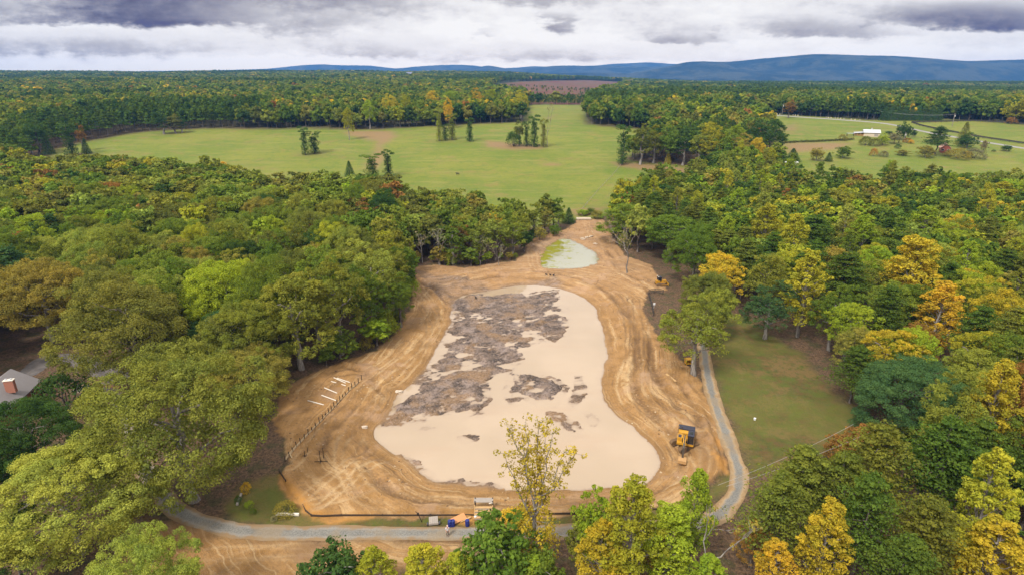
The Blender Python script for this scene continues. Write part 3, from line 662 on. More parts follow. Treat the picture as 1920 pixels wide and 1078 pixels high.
def crown_pine(g, H, r, whorls, nl, size, z0=.34):
    L = Leaves(g, size); B = Limbs(); B.tube(curve((0, 0, -.3), (g.normal() * .3, g.normal() * .3, H * .97), g, .012, 8), np.linspace(.26, .05, 8), 6)
    for w in range(whorls):
        t = (w + g.random() * .6) / whorls; z = H * (z0 + (.97 - z0) * t); Lr = r * (1.05 - t) ** .62 * g.uniform(.75, 1.1)
        nb = g.integers(4, 7); a0 = g.random() * 6.28
        for b in range(nb):
            a = a0 + b * 6.283 / nb + g.normal() * .25; l = Lr * g.uniform(.6, 1.15); dv = np.array((math.cos(a), math.sin(a), 0))
            e = dv * l + np.array((0, 0, z + l * g.uniform(-.02, .22))); B.tube(curve((0, 0, z - .2), e, g, .03, 3), np.linspace(.07, .02, 3), 3)
            hue = g.random()
            for fr in (.45, .72, 1.0):
                q = np.array((0, 0, z)) * (1 - fr) + e * fr + np.array((g.normal() * .1 * l, g.normal() * .1 * l, .1))
                L.clump(q, l * .30 * g.uniform(.8, 1.25) + .25, nl, .32, None, -.4, hue=hue, jit=.9)
    L.clump(np.array((0, 0, H * .95)), r * .20, nl * 2, 1.3)
    return L, B
def crown_column(g, H, r, nc, nl, size, tuft=True, low=.05):
    "trunk wrapped in leaves from the ground up, with a ragged tuft on top"
    L = Leaves(g, size); B = Limbs(); B.tube(curve((0, 0, -.3), (0, 0, H * .93), g, .02, 6), np.linspace(.35, .08, 6), 6)
    for i in range(nc):
        t = i / nc; z = H * (low + .75 * t); a = i * 2.4; rr = r * (.55 + .25 * math.sin(i * 1.7))
        rr *= g.uniform(.6, 1.5); L.clump(np.array((math.cos(a) * rr * .55, math.sin(a) * rr * .55, z)), r * g.uniform(.30, .66) * (1.1 - .45 * t), nl, 1.1, None, -.8)
    if tuft:
        for i in range(7):
            a = i * .9 + g.random(); L.clump(np.array((math.cos(a) * r * .8, math.sin(a) * r * .8, H * g.uniform(.8, .97))), r * g.uniform(.3, .5), nl, .8)
    return L, B
def crown_shrub(g, H, r, nc, nl, size):
    L = Leaves(g, size); B = Limbs()
    for i in range(4): a = i * 1.6; B.tube(curve((0, 0, -.2), (math.cos(a) * r * .4, math.sin(a) * r * .4, H * .6), g, .05, 3), np.linspace(.07, .02, 3), 4)
    for q in rdirs(g, nc, -.05): L.clump(q * np.array((r * .68, r * .68, H * .62)) + np.array((0, 0, H * .12)), r * g.uniform(.28, .42), nl, .85, q, -.5)
    return L, B
def crown_conifer(g, H, r, nl, size):
    "spruce or cedar: a dense cone to the ground"
    L = Leaves(g, size); B = Limbs(); B.tube([(0, 0, -.3), (0, 0, H * .9)], [.25, .04], 6)
    n = 26
    for i in range(n):
        t = i / n; z = H * (.06 + .9 * t); rr = r * (1 - t) ** .8
        for b in range(max(3, int(8 * (1 - t)))): 
            a = b * 6.283 / max(3, int(8 * (1 - t))) + i; L.clump(np.array((math.cos(a) * rr * .7, math.sin(a) * rr * .7, z - rr * .12)), rr * .38 + .18, nl, .5, None, -.6)
    return L, B
def grow(B, ends, p, d, l, rad, depth, g, spread=.55, up=.15):
    e = p + d * l; B.tube(curve(p, e, g, .05, 4), np.linspace(rad, rad * .62, 4), 5 if depth > 1 else 4)
    if depth == 0: ends.append(e); return
    if depth <= 2: ends.append(e * .5 + p * .5)
    for i in range(2 if g.random() < .6 else 3):
        nd = unit(d + g.normal(size=3) * spread + np.array((0, 0, up))); grow(B, ends, e, nd, l * g.uniform(.62, .85), rad * .6, depth - 1, g, spread, up)

G = np.random.default_rng
def proto_oak(seed, H, r, nc, nsub, nl, size, **k):
    g = G(seed); return crown_oak(g, H, r, nc, nsub, nl, size, **k).mesh('crown', LEAF), trunk_oak(g, H, r, .6, .4, .028 * H, 7).mesh('trunk', PALE if seed % 3 else BARK), H, r
def proto_lb(fn, seed, *a, bark=None, **k):
    g = G(seed); L, B = fn(g, *a, **k); return L.mesh('crown', LEAF), B.mesh('trunk', bark or BARK), a[0], a[1]
PROTO = {
    'big': [proto_oak(10 + i, 20, 11, 96, 10, 130, .115, zc=.52, zs=.47, zlo=-.8, cs=(.15, .26)) for i in range(4)],
    'oak': [proto_oak(20 + i, 18, 6.5, 48, 8, 66, .13, cs=(.19, .32)) for i in range(6)],
    'tall': [proto_oak(40 + i, 16, 4, 34, 6, 34, .17, zc=.58, zs=.42, cs=(.22, .38), zlo=-.85) for i in range(4)],
    'poplar': [proto_lb(crown_poplar, 60 + i, 22, 4.6, 50, 95, .165, bark=PALE) for i in range(5)],
    'pine': [proto_lb(crown_pine, 80 + i, 18, 4.6, 15, 44, .16) for i in range(5)],
    'column': [proto_lb(crown_column, 100 + i, 18, 2.6, 24, 110, .20) for i in range(4)],
    'shrub': [proto_lb(crown_shrub, 110 + i, 3.2, 2.2, 30, 90, .10) for i in range(4)],
    'round': [proto_oak(140 + i, 7, 3.4, 40, 4, 26, .15, zc=.5, zs=.5, zlo=-.95, cs=(.2, .34)) for i in range(4)],
    'spruce': [proto_lb(crown_conifer, 120 + i, 10, 3.2, 40, .15) for i in range(3)],
}
def bare_proto(seed, H, leafy=0):
    g = G(seed); B = Limbs(); ends = []
    grow(B, ends, np.array((0., 0, -.2)), np.array((0, 0, 1.)), H * .36, H * .016 + .04, 4, g, .42, .30)
    L = Leaves(g, .22)
    for e in ends[:: 1 if leafy else 3]: L.clump(e, .9 if leafy else .6, 16 if leafy else 6, .9)
    return L.mesh('crown', LEAF), B.mesh('trunk', PALE), H, H * .28
PROTO['bare'] = [bare_proto(130 + i, 11) for i in range(4)]
def vase_proto(seed, H):
    "slim forked tree, thin leaf sprays along rising limbs"
    g = G(seed); B = Limbs(); L = Leaves(g, .14)
    fork = np.array((0, 0, H * .40)); B.tube(curve((0, 0, -.3), fork, g, .01, 6), np.linspace(.30, .20, 6), 8)
    tips = [(-2.9, .5, 1.00 * H - .9), (-1.2, -.5, H * .99), (.5, .4, H), (1.9, -.3, H * .95), (4.6, .3, H * .80), (-1.6, 1.6, H * .86), (1.2, 1.5, H * .88), (3.1, -1.2, H * .86), (-3.4, -.8, H * .84)]
    for q in tips:
        p0 = fork + np.array((0, 0, g.uniform(-.1, .18) * H)); c = curve(p0, q, g, .03, 8, -.06); B.tube(c, np.linspace(.13, .025, 8), 5)
        for i in range(2, 8):
            for _ in range(4):
                e = c[i] + unit(g.normal(size=3)) * g.uniform(.3, 1.3) + np.array((0, 0, .2)); B.tube([c[i], e], [.025, .012], 3); L.clump(e, g.uniform(.35, .65), 22, .9, None, -.8)
    for z in np.linspace(.14, .42, 22):
        a = g.random() * 6.28; e = np.array((math.cos(a), math.sin(a), .1)) * g.uniform(.8, 3.4) + np.array((0, 0, z * H)); B.tube(curve((0, 0, z * H - .4), e, g, .06, 4), np.linspace(.06, .015, 4), 4)
        for _ in range(4): L.clump(e + g.normal(size=3) * .6, g.uniform(.4, .8), 30, .8, None, -.8, hue=g.uniform(.4, 1))
    return L.mesh('crown', LEAF), B.mesh('trunk', PALE), H, 4.6
PROTO['vase'] = [vase_proto(150, 21.5)]
KINDS = {'big': ('broadleaf_tree', 'tree'), 'oak': ('broadleaf_tree', 'tree'), 'tall': ('broadleaf_tree', 'tree'), 'round': ('broadleaf_tree', 'tree'), 'poplar': ('poplar_tree', 'tree'), 'pine': ('pine_tree', 'pine tree'),
         'column': ('ivy_clad_tree', 'tree'), 'shrub': ('shrub', 'shrub'), 'spruce': ('cedar_tree', 'conifer'), 'bare': ('bare_tree', 'tree'), 'vase': ('slim_tree', 'tree')}
COL = {'green': (.075, .105, .020), 'mid': (.100, .125, .024), 'olive': (.135, .135, .028), 'dull': (.110, .108, .030), 'lime': (.150, .185, .022), 'pale': (.165, .175, .042), 'dark': (.036, .062, .020), 'blue': (.045, .078, .036),
       'pine': (.055, .082, .018), 'pineb': (.092, .098, .022), 'yg': (.190, .182, .024), 'yellow': (.27, .205, .026), 'gold': (.31, .200, .026), 'tan': (.175, .140, .038), 'russet': (.165, .085, .032), 'orange': (.21, .115, .035), 'grey': (.14, .12, .085), 'moss': (.112, .118, .030), 'straw': (.27, .195, .027)}
COL = {k: (v[0] * 1.80, v[1] * 1.86, v[2] * 1.55) for k, v in COL.items()}
for k in ('olive', 'dull', 'tan', 'moss', 'pale'): COL[k] = (COL[k][0] * .93, COL[k][1] * .97, COL[k][2])
NAMEC = {'green': 'green', 'mid': 'mid-green', 'olive': 'olive', 'dull': 'dull green', 'lime': 'bright lime', 'pale': 'pale green', 'dark': 'dark green', 'blue': 'bluish green', 'pine': 'deep green', 'pineb': 'mossy green',
         'yg': 'yellow-green', 'yellow': 'yellow', 'gold': 'golden', 'tan': 'tan', 'russet': 'russet', 'orange': 'orange', 'grey': 'grey', 'moss': 'moss-green', 'straw': 'straw-yellow'}
TREES = []     # every tree: kind, colour, x, y, height, radius, label
def T(kind, col, px, base, top, w, label=None, lm=None, hs=1.0):
    "a tree whose foot can be seen: column, foot row, top row, crown width"
    p = at(px, base); d = ray(px, top); z = CAM_H + d[2] * p[1] / d[1]; zc = project(p)[2]
    H = max(.8, (z - p[2]) * hs); r = w / 2 * zc / FPX
    if kind in ('big', 'oak', 'round'):       # a wide crown seen from above shows its far shoulder, not its tip, as its top edge
        th = math.atan2(CAM_H - p[2] - H * .5, p[1]); c_, s_ = math.cos(th), math.sin(th); lo_, hi_ = .3 * H, H
        for _ in range(30):
            m_ = (lo_ + hi_) / 2
            if .52 * m_ * c_ + math.hypot(r * s_, .47 * m_ * c_) > .99 * H * c_: hi_ = m_
            else: lo_ = m_
        H = lo_
    TREES.append(dict(k=kind, c=col, x=p[0], y=p[1], H=H, r=r, label=label, lm=lm, hero=True))
def Cn(kind, col, px, top, w, H, label=None, lm=None):
    "a tree in the woods: column and row of its top, crown width, height"
    p = at(px, top, H * .93); zc = project(p)[2]
    TREES.append(dict(k=kind, c=col, x=p[0], y=p[1] - 0.0, H=H, r=w / 2 * zc / FPX, label=label, lm=lm, hero=True))
# --- the trees one can point at ------------------------------------------------
# near the house and along the fenced bank
T('big', 'moss', 365, 938, 645, 325, 'large round olive-green oak between the shingled roof and the board fence', 'the big oak by the fence')
T('big', 'pale', 155, 1035, 800, 300, 'broad pale oak with a low bare limb, above the dirt patch in the bottom corner', 'the broad pale oak')
T('big', 'dark', 65, 905, 735, 195, 'dark green oak rounded in front of the shingled roof', 'the dark oak before the roof')
Cn('big', 'pale', 250, 1040, 210, 13, 'pale oak cut by the bottom edge below the broad pale oak', 'the bottom-edge oak')
T('big', 'dull', 262, 722, 500, 235, 'very tall olive oak with a pale trunk beside the asphalt loop drive', 'the tall olive oak by the loop drive')
T('big', 'lime', 440, 645, 470, 180, 'bright lime oak with a domed crown in the middle of the left woods', 'the lime domed oak')
T('big', 'blue', 440, 680, 572, 145, 'small bluish-green oak tucked under the lime domed oak', 'the bluish oak')
T('big', 'tan', 468, 765, 635, 180, 'brownish olive oak reaching a limb over the six white boards', 'the brownish oak by the white boards')
T('big', 'olive', 350, 735, 632, 150); Cn('oak', 'dark', 10, 985, 110, 10); Cn('oak', 'dark', 20, 830, 80, 9)
T('oak', 'olive', 566, 692, 505, 135, 'olive oak with a pale straight trunk at the top of the fenced bank', 'the pale-trunked oak')
T('big', 'mid', 520, 660, 480, 130); T('oak', 'olive', 640, 664, 485, 118); T('oak', 'mid', 600, 640, 470, 100); T('oak', 'green', 690, 640, 500, 90); T('oak', 'pale', 705, 615, 455, 110, 'pale olive tree leaning out at the tip of the woods by the sandy track', 'the pale tip tree')
Cn('poplar', 'yg', 722, 440, 60, 17); Cn('oak', 'green', 745, 520, 70, 14)
Cn('oak', 'yg', 75, 342, 100, 18, 'yellow round-topped tree in the far rows of the left woods', 'the far yellow tree')
Cn('oak', 'yg', 345, 360, 75, 17, 'yellow-lime tree on the crest of the left woods', 'the yellow-lime crest tree')
T('big', 'tan', 100, 640, 470, 175, 'tan-tinted oak beside the dark evergreen at the left edge', 'the tan oak by the dark evergreen')
Cn('pine', 'blue', 15, 470, 110, 20, 'dark bluish evergreen at the left edge behind the house', 'the dark evergreen')
Cn('oak', 'lime', 75, 408, 115, 17, 'lime tree with an open crown behind the tan oak', 'the lime open-crowned tree')
Cn('big', 'mid', 330, 410, 130, 19); Cn('big', 'olive', 200, 420, 140, 19); Cn('big', 'olive', 590, 400, 130, 18); Cn('oak', 'lime', 500, 410, 90, 18)
Cn('big', 'green', 205, 380, 120, 18); Cn('oak', 'russet', 690, 392, 80, 16, 'russet-brown tree at the back of the left woods near the pasture', 'the russet tree')
Cn('oak', 'gold', 415, 306, 36, 15, 'small orange-tipped tree on the pasture edge of the left woods', 'the orange-tipped tree')
T('shrub', 'dark', 132, 772, 692, 118, 'wide dark layered shrub growing against the shingled roof', 'the wide dark shrub')
# woods behind the pond
for i, (px, top, w) in enumerate(((825, 432, 46), (868, 446, 40), (900, 450, 36), (792, 440, 40), (935, 462, 26))):
    T('bare', 'grey', px, 497 - i % 2 * 4, top, w, ('bare grey tree among the trunks at the wood edge above the pond' if i == 0 else None), 'the bare grey tree above the pond' if i == 0 else None)
T('bare', 'grey', 1176, 512, 425, 46, 'tall half-bare tree standing alone on the sand by the upper pond', 'the half-bare tree')
T('spruce', 'dark', 1066, 418, 388, 26, 'small dark cedar beside the concrete slab bridge', 'the dark cedar by the slab bridge')
T('tall', 'olive', 895, 492, 418, 50); T('tall', 'pale', 930, 488, 400, 55); T('tall', 'mid', 960, 480, 405, 50); T('tall', 'green', 850, 495, 410, 60)
for a in (('tall', 'olive', 1000, 446, 384, 34), ('tall', 'tan', 1022, 440, 388, 30), ('tall', 'mid', 1046, 432, 386, 32), ('round', 'tan', 1012, 450, 425, 26), ('round', 'green', 1040, 442, 420, 26), ('round', 'tan', 1120, 410, 394, 26), ('round', 'lime', 1092, 404, 392, 26), ('round', 'green', 1108, 402, 390, 22), ('tall', 'olive', 975, 465, 392, 40)): T(*a)
# right of the pond
T('big', 'green', 1297, 536, 418, 100, 'full green oak just right of the yellow bulldozer', None)
T('big', 'dull', 1318, 640, 494, 112, 'round grey-green tree behind the rail pen', 'the round tree behind the pen')
T('oak', 'olive', 1300, 702, 556, 124, 'olive tree with a pale trunk where the gravel road meets the sand', 'the roadside olive tree', 1.06)
Cn('oak', 'green', 1262, 402, 125, 17, 'full green oak above the yellow bulldozer', 'the full oak above the bulldozer')
Cn('oak', 'mid', 1175, 385, 110, 15); None
Cn('oak', 'blue', 1448, 545, 95, 13, 'bushy bluish oak at the upper corner of the lawn', 'the bushy oak by the lawn corner')
Cn('poplar', 'yg', 1440, 392, 85, 22, 'tall yellow-topped poplar left of a dark pine in the right woods', 'the yellow-topped poplar')
Cn('poplar', 'yg', 1495, 408, 80, 22); Cn('poplar', 'yg', 1522, 478, 95, 22, 'tall yellow-green poplar rising at the top of the lawn', 'the poplar at the top of the lawn')
Cn('pine', 'pine', 1590, 482, 120, 19, 'dark spreading pine directly above the lawn edge', 'the dark pine above the lawn')
Cn('poplar', 'yellow', 1725, 456, 130, 24, 'tall pale-yellow poplar with a forked grey trunk', 'the tall pale-yellow poplar')
Cn('poplar', 'gold', 1775, 538, 105, 19, 'golden-yellow tree, brightest in the right woods', 'the golden tree')
Cn('oak', 'russet', 1735, 615, 70, 14, 'russet tree just below the tall pale-yellow poplar', None)
Cn('oak', 'yellow', 1885, 546, 95, 18, 'yellow round tree at the right edge beside a grey snag', 'the yellow tree at the right edge')
Cn('poplar', 'lime', 1625, 412, 85, 21); Cn('poplar', 'lime', 1740, 392, 90, 20); Cn('poplar', 'yg', 1880, 345, 80, 18); Cn('pine', 'pine', 1530, 410, 110, 19); Cn('pine', 'pine', 1690, 440, 110, 19)
Cn('oak', 'tan', 1610, 614, 75, 12, 'brownish round tree at the dark corner of the lawn', None); Cn('pine', 'pine', 1615, 655, 100, 12)
Cn('big', 'blue', 1718, 685, 220, 15, 'wide grey-green oak at the right end of the lawn', 'the wide oak at the lawn end')
Cn('poplar', 'yellow', 1885, 690, 110, 20, 'bright yellow tree at the right edge above the wide pines', None)
T('round', 'russet', 1625, 862, 786, 95, 'russet-brown bushy tree at the foot of the lawn', 'the russet bushy tree'); T('round', 'olive', 1700, 855, 780, 95); T('round', 'russet', 1572, 872, 806, 66)
# front right pines and poplars
for a in (('pine', 'pineb', 1515, 848, 150, 14), ('pine', 'pineb', 1660, 808, 170, 17), ('pine', 'pine', 1790, 800, 180, 18), ('pine', 'pineb', 1470, 900, 150, 14), ('pine', 'pine', 1640, 905, 150, 17), ('pine', 'pineb', 1750, 945, 170, 16), ('pine', 'pine', 1710, 1020, 160, 14), ('oak', 'dull', 1530, 868, 90, 11), ('pine', 'pineb', 1590, 860, 130, 15)): Cn(*a)
Cn('poplar', 'yellow', 1562, 950, 118, 15, 'bright yellow poplar with a pale trunk between pines at the bottom', 'the front yellow poplar')
Cn('poplar', 'yg', 1868, 862, 140, 20, 'pale yellow-green poplar with bare lower limbs at the right edge', 'the poplar with bare limbs'); Cn('poplar', 'yellow', 1880, 985, 150, 15); Cn('pine', 'pine', 1850, 800, 130, 17)
Cn('poplar', 'gold', 1460, 1020, 90, 9); Cn('oak', 'orange', 1420, 985, 70, 7)
# front centre
T('vase', 'straw', 1000, 1062, 795, 142, 'slim sparse yellow-green tree standing in front of the muddy water', 'the slim tree before the pond')
Cn('round', 'green', 935, 982, 175, 10, 'dense green tree at the foot of the slim sparse tree', 'the dark tree below the slim tree'); Cn('round', 'green', 1010, 1040, 110, 8)
Cn('poplar', 'yg', 1190, 912, 150, 17, 'leafy yellow-green tree overhanging the gravel road near its bend', 'the leafy tree over the road'); Cn('tall', 'lime', 1120, 925, 90, 13); Cn('poplar', 'lime', 1260, 960, 140, 13); Cn('poplar', 'yellow', 1130, 985, 110, 11); Cn('round', 'olive', 1090, 975, 60, 7)
Cn('poplar', 'lime', 1312, 892, 92, 15, 'thin lime sapling tree beside the road bend', None); Cn('bare', 'tan', 1335, 985, 90, 10)
Cn('poplar', 'yg', 790, 1030, 110, 9, 'yellow-green tree cut by the bottom edge in front of the dirt strip', 'the bottom yellow tree'); Cn('poplar', 'yg', 700, 1035, 90, 9); Cn('round', 'dark', 620, 1040, 150, 8); Cn('poplar', 'yg', 855, 1040, 80, 8); Cn('poplar', 'lime', 1000, 1050, 80, 7); Cn('poplar', 'lime', 1330, 1050, 100, 8); Cn('oak', 'orange', 1225, 1010, 90, 7)
T('shrub', 'gold', 965, 985, 955, 70); T('shrub', 'russet', 985, 968, 940, 40)
# brush between the big oak and the bulkhead
for a in (('shrub', 'gold', 462, 922, 903, 22), ('shrub', 'lime', 468, 950, 938, 20), ('shrub', 'dark', 447, 942, 928, 16), ('shrub', 'tan', 535, 962, 940, 46), ('shrub', 'green', 475, 962, 952, 14), ('shrub', 'grey', 514, 975, 967, 16), ('shrub', 'dark', 206, 746, 738, 9)): T(*a)
# pasture clumps
pt = 'pasture'
T('column', 'dark', 573, 291, 236, 19, 'narrow ivy-clad tree with a tuft on top, alone in the pasture with a crooked neighbour', 'the tufted column')
T('column', 'dark', 590, 289, 247, 28, 'crooked tree leaning right beside the tufted column in the pasture', None)
T('column', 'olive', 824, 265, 205, 16, 'tall olive ivy-clad tree, first of three standing together mid-pasture', 'the three columns mid-pasture'); T('column', 'dark', 835, 264, 232, 16, 'short dark ivy-clad tree in the middle of three mid-pasture'); T('column', 'dull', 848, 263, 214, 20, 'dull ivy-clad tree with a wide top, last of three mid-pasture'); T('column', 'dark', 881, 266, 222, 18, 'single slender ivy-clad tree right of the three mid-pasture')
T('shrub', 'dark', 963, 275, 243, 32, 'low rounded dark tree at the end of the cattle clump', 'the cattle-clump round tree'); T('tall', 'dull', 973, 274, 225, 24); T('column', 'dark', 987, 275, 226, 15, 'narrow dark ivy-clad tree next to the round tree of the cattle clump'); T('column', 'dark', 1001, 276, 214, 22, 'tallest dark ivy-clad tree in the cattle clump'); T('column', 'dull', 1019, 277, 222, 15, 'dull ivy-clad tree with dead branches at the outer end of the cattle clump'); T('bare', 'grey', 1026, 277, 198, 16, 'dead bare tree rising above the cattle clump')
T('spruce', 'dark', 656, 331, 300, 20, 'small pointed cedar on the pasture edge near the dirt trail', 'the pointed cedar by the trail'); T('column', 'green', 698, 338, 287, 36, 'dense dark tree on the near end of the dirt trail'); T('column', 'dark', 729, 332, 281, 24, 'dark tree with a broad top beside the dirt trail')
T('tall', 'dark', 74, 290, 224, 40, 'dark tree at the far left corner of the pasture'); T('tall', 'green', 60, 288, 226, 34); T('spruce', 'dark', 92, 290, 245, 22); T('column', 'dark', 136, 293, 232, 30, 'dark ivy-clad pair standing out in the left corner of the pasture'); T('spruce', 'dark', 163, 289, 258, 18, 'small dark cedar in the left corner of the pasture'); T('tall', 'russet', 158, 284, 232, 18)
T('tall', 'dark', 308, 252, 208, 36, 'dark tree stepping out of the treeline onto the pasture'); T('tall', 'dull', 330, 251, 214, 30); T('tall', 'dark', 342, 249, 218, 20)
T('column', 'dark', 1166, 309, 232, 28, 'tall ivy-clad tree at the corner of the pasture fence', 'the tall tree at the fence corner'); T('tall', 'dull', 1200, 309, 230, 40, 'tall dull tree with a bare white trunk by the pasture fence corner'); T('tall', 'olive', 1225, 306, 236, 36); T('tall', 'green', 1250, 308, 235, 40); T('spruce', 'yellow', 1252, 308, 282, 14, 'small yellow cone-shaped tree at the edge of the meadow strip', None)
for a in (('tall', 'dark', 1280, 310, 240, 40), ('tall', 'olive', 1310, 314, 236, 50), ('tall', 'green', 1350, 318, 245, 50), ('oak', 'yg', 1330, 316, 228, 50), ('oak', 'yellow', 1415, 320, 258, 44), ('oak', 'dark', 1440, 300, 222, 60), ('oak', 'dark', 1415, 296, 226, 40), ('tall', 'tan', 1385, 318, 250, 40), ('oak', 'lime', 1372, 305, 232, 40)): T(*a)
# the farm
T('pine', 'dark', 1752, 292, 236, 52, 'big dark pine in front of the brick house', 'the big pine by the brick house'); T('spruce', 'dull', 1804, 272, 226, 28, 'tall layered spruce behind the brick house', None); T('round', 'dark', 1812, 278, 250, 38); T('round', 'dark', 1686, 262, 230, 20); T('round', 'dark', 1697, 262, 232, 22)
for a in (('shrub', 'dull', 1622, 273, 254, 26), ('shrub', 'dull', 1640, 274, 258, 24), ('round', 'grey', 1676, 270, 247, 28), ('round', 'lime', 1654, 273, 251, 24), ('shrub', 'tan', 1580, 264, 251, 18), ('round', 'green', 1580, 297, 273, 34), ('shrub', 'orange', 1637, 293, 277, 16), ('round', 'tan', 1530, 302, 276, 28), ('spruce', 'dark', 1485, 303, 277, 30), ('spruce', 'dark', 1553, 303, 285, 16), ('shrub', 'grey', 1656, 294, 282, 20), ('round', 'tan', 1692, 292, 280, 26),
    ('round', 'tan', 1735, 296, 272, 32), ('shrub', 'tan', 1795, 297, 276, 50), ('shrub', 'grey', 1825, 297, 278, 44), ('round', 'grey', 1843, 285, 262, 14), ('round', 'dark', 1886, 284, 272, 20), ('shrub', 'dark', 1863, 285, 281, 8), ('shrub', 'dark', 1683, 279, 270, 14), ('round', 'dark', 1712, 258, 244, 12), ('round', 'dark', 1666, 252, 246, 14), ('shrub', 'russet', 1700, 268, 258, 18), ('shrub', 'gold', 1708, 270, 262, 12)): T(*a)
T('tall', 'russet', 1478, 222, 188, 22, 'russet-topped tree growing at the far pasture edge by the country road', None)
T('round', 'yg', 1900, 231, 179, 50, 'large yellow tree at the right end of the far treeline', None); T('shrub', 'russet', 1895, 233, 219, 22)
for a in ((730, 182, 34, 'yellow'), (690, 190, 26, 'lime'), (760, 181, 26, 'yg'), (808, 173, 30, 'yellow'), (845, 170, 40, 'lime'), (895, 172, 24, 'gold'), (918, 170, 30, 'lime'), (977, 176, 32, 'yg'), (840, 190, 20, 'gold'), (650, 205, 22, 'yg'), (1010, 172, 0, '')):
    if a[2]: Cn('oak', a[3], a[0], a[1], a[2], 24)
for i in range(9): T('spruce', 'blue', 1657 + i * 12.5, 226.5, 198 - (i % 3), 19)
NH = len(TREES)

# --- woods fill ------------------------------------------------------------------
POLYS = [EARTH, FRONT, LAWN, FIELD, FIELD2, YARD, CLEAR, GRASS_FRONT]
def free(x, y, pad=1.0):
    ok = np.ones(x.shape, bool)
    for p, m in ((EARTH, 1.5), (FRONT, .5), (LAWN, 2.5), (FIELD, 2.0), (FIELD2, 2.0), (YARD, 1.5), (CLEAR, 2.0), (GRASS_FRONT, 1), (POND, 6), (POND2, 3)): ok &= sdist(x, y, p) > m * pad
    for L, m in ((ROAD, 3.2), (DRIVE, 3.0), (LOOP, 3.5), (FARROAD, 6)): ok &= ldist(x, y, L) > m
    return ok
def scatter(y0, y1, step, seed, jit=.38):
    g = G(seed); ys = np.arange(y0, y1, step * .87); out = []
    for j, y in enumerate(ys):
        hw = y * .95 + 45; xs = np.arange(-hw, hw, step) + (j % 2) * step / 2; out.append(np.stack([xs, np.full(xs.shape, y)], -1))
    P = np.concatenate(out); P = P + g.uniform(-jit, jit, P.shape) * step; return P
def zone(x, y):
    px, py, _ = project((x, y, 0.0))
    if py > 560 and px < 960: return 'left'
    if px < 745 - max(0, 480 - py) * .1: return 'left'
    if px < 1115: return 'mid'
    return 'right'
PAL = {'left': (('olive', 6), ('mid', 5), ('green', 4), ('dull', 4), ('pale', 3), ('lime', 2), ('tan', 1.6), ('yg', .8), ('dark', 1), ('russet', .3)),
       'mid': (('mid', 5), ('olive', 5), ('green', 3), ('dull', 3), ('pale', 2), ('yg', 1.2), ('tan', 1.3), ('russet', .6), ('gold', .3)),
       'right': (('green', 4), ('mid', 5), ('olive', 4), ('lime', 2.4), ('dark', .9), ('pale', 1.8), ('tan', 1.2), ('yg', 2.8), ('yellow', .9), ('russet', .3)),
       'far': (('green', 6), ('dark', 5), ('mid', 5), ('olive', 4), ('dull', 3), ('pine', 3), ('tan', .6), ('yg', .45), ('yellow', .10), ('russet', .15), ('gold', .03))}
def pick(g, pal): w = np.array([a[1] for a in pal]); return pal[g.choice(len(pal), p=w / w.sum())][0]
PEN = W([(1205, 530), (1245, 490), (1290, 500), (1300, 540), (1300, 600), (1295, 700), (1240, 660)])
g = G(99)
pts = scatter(46, 345, 7.4, 4); x, y = pts[:, 0], pts[:, 1]
EDGE = W([(1395, 900), (1600, 800), (1660, 870), (1580, 985), (1420, 985)])
ok = free(x, y) & (sdist(x, y, PEN) > 2.5) & (sdist(x, y, EDGE) > 1.0) & ~((y < 73) & (np.abs(x) < 34)) & ~((y < 100) & (x < -20) & (x > -110)) & ~((x < -45) & (y < 82))
for h in TREES[:NH]:
    ok &= np.hypot(x - h['x'], y - h['y']) > h['r'] * (.80 if h['k'] in ('big', 'oak') else .7) + 2.4
for X, Y in pts[ok]:
    z = zone(X, Y); c = pick(g, PAL[z]); q = g.random()
    if z == 'left': k, H, r = ('big', g.uniform(17, 21), g.uniform(6, 8.6)) if q < .55 else ('oak', g.uniform(16, 20), g.uniform(4.8, 6.6))
    elif z == 'mid': k, H, r = ('tall', g.uniform(12, 16), g.uniform(3.4, 4.6)) if q < .6 else ('oak', g.uniform(12, 15.5), g.uniform(4, 5.2))
    else:
        if q < .28: k, H, r, c = 'pine', g.uniform(15, 19), g.uniform(4.2, 5.6), ('pine' if g.random() < .6 else 'pineb')
        elif q < .45 and c not in ('dark', 'russet'): k, H, r, c = 'poplar', g.uniform(17, 22), g.uniform(3.6, 4.8), (c if g.random() < .4 else ('yg', 'lime', 'pale', 'yg')[g.integers(0, 4)])
        else: k, H, r = 'oak', g.uniform(14, 18), g.uniform(4.6, 6.4)
    TREES.append(dict(k=k, c=c, x=X, y=Y, H=H, r=r, label=None, lm=None, hero=False))
# bushes along the wood edge where the woods meet the bare earth
ep = resample(np.vstack([EARTH, EARTH[:1]]), 2.6)
for X, Y in ep + g.normal(0, .6, ep.shape):
    v = np.array((X, Y)); d = v - POND.mean(0); d /= np.linalg.norm(d); v = v + d * g.uniform(1.2, 3.2)
    px, py, _ = project((*v, 0))
    if not ((py < 690 and px < 780) or (py < 505 and px < 1000) or (1150 < px and py < 470)): continue
    if sdist(np.array([v[0]]), np.array([v[1]]), EARTH)[0] < .6: continue
    TREES.append(dict(k='shrub' if g.random() < .45 else 'round', c=('green', 'mid', 'olive', 'dark', 'tan', 'lime')[g.integers(0, 6)], x=v[0], y=v[1], H=(hh_ := g.uniform(2.2, 7.5)), r=hh_ * g.uniform(.40, .58), label=None, lm=None, hero=False))

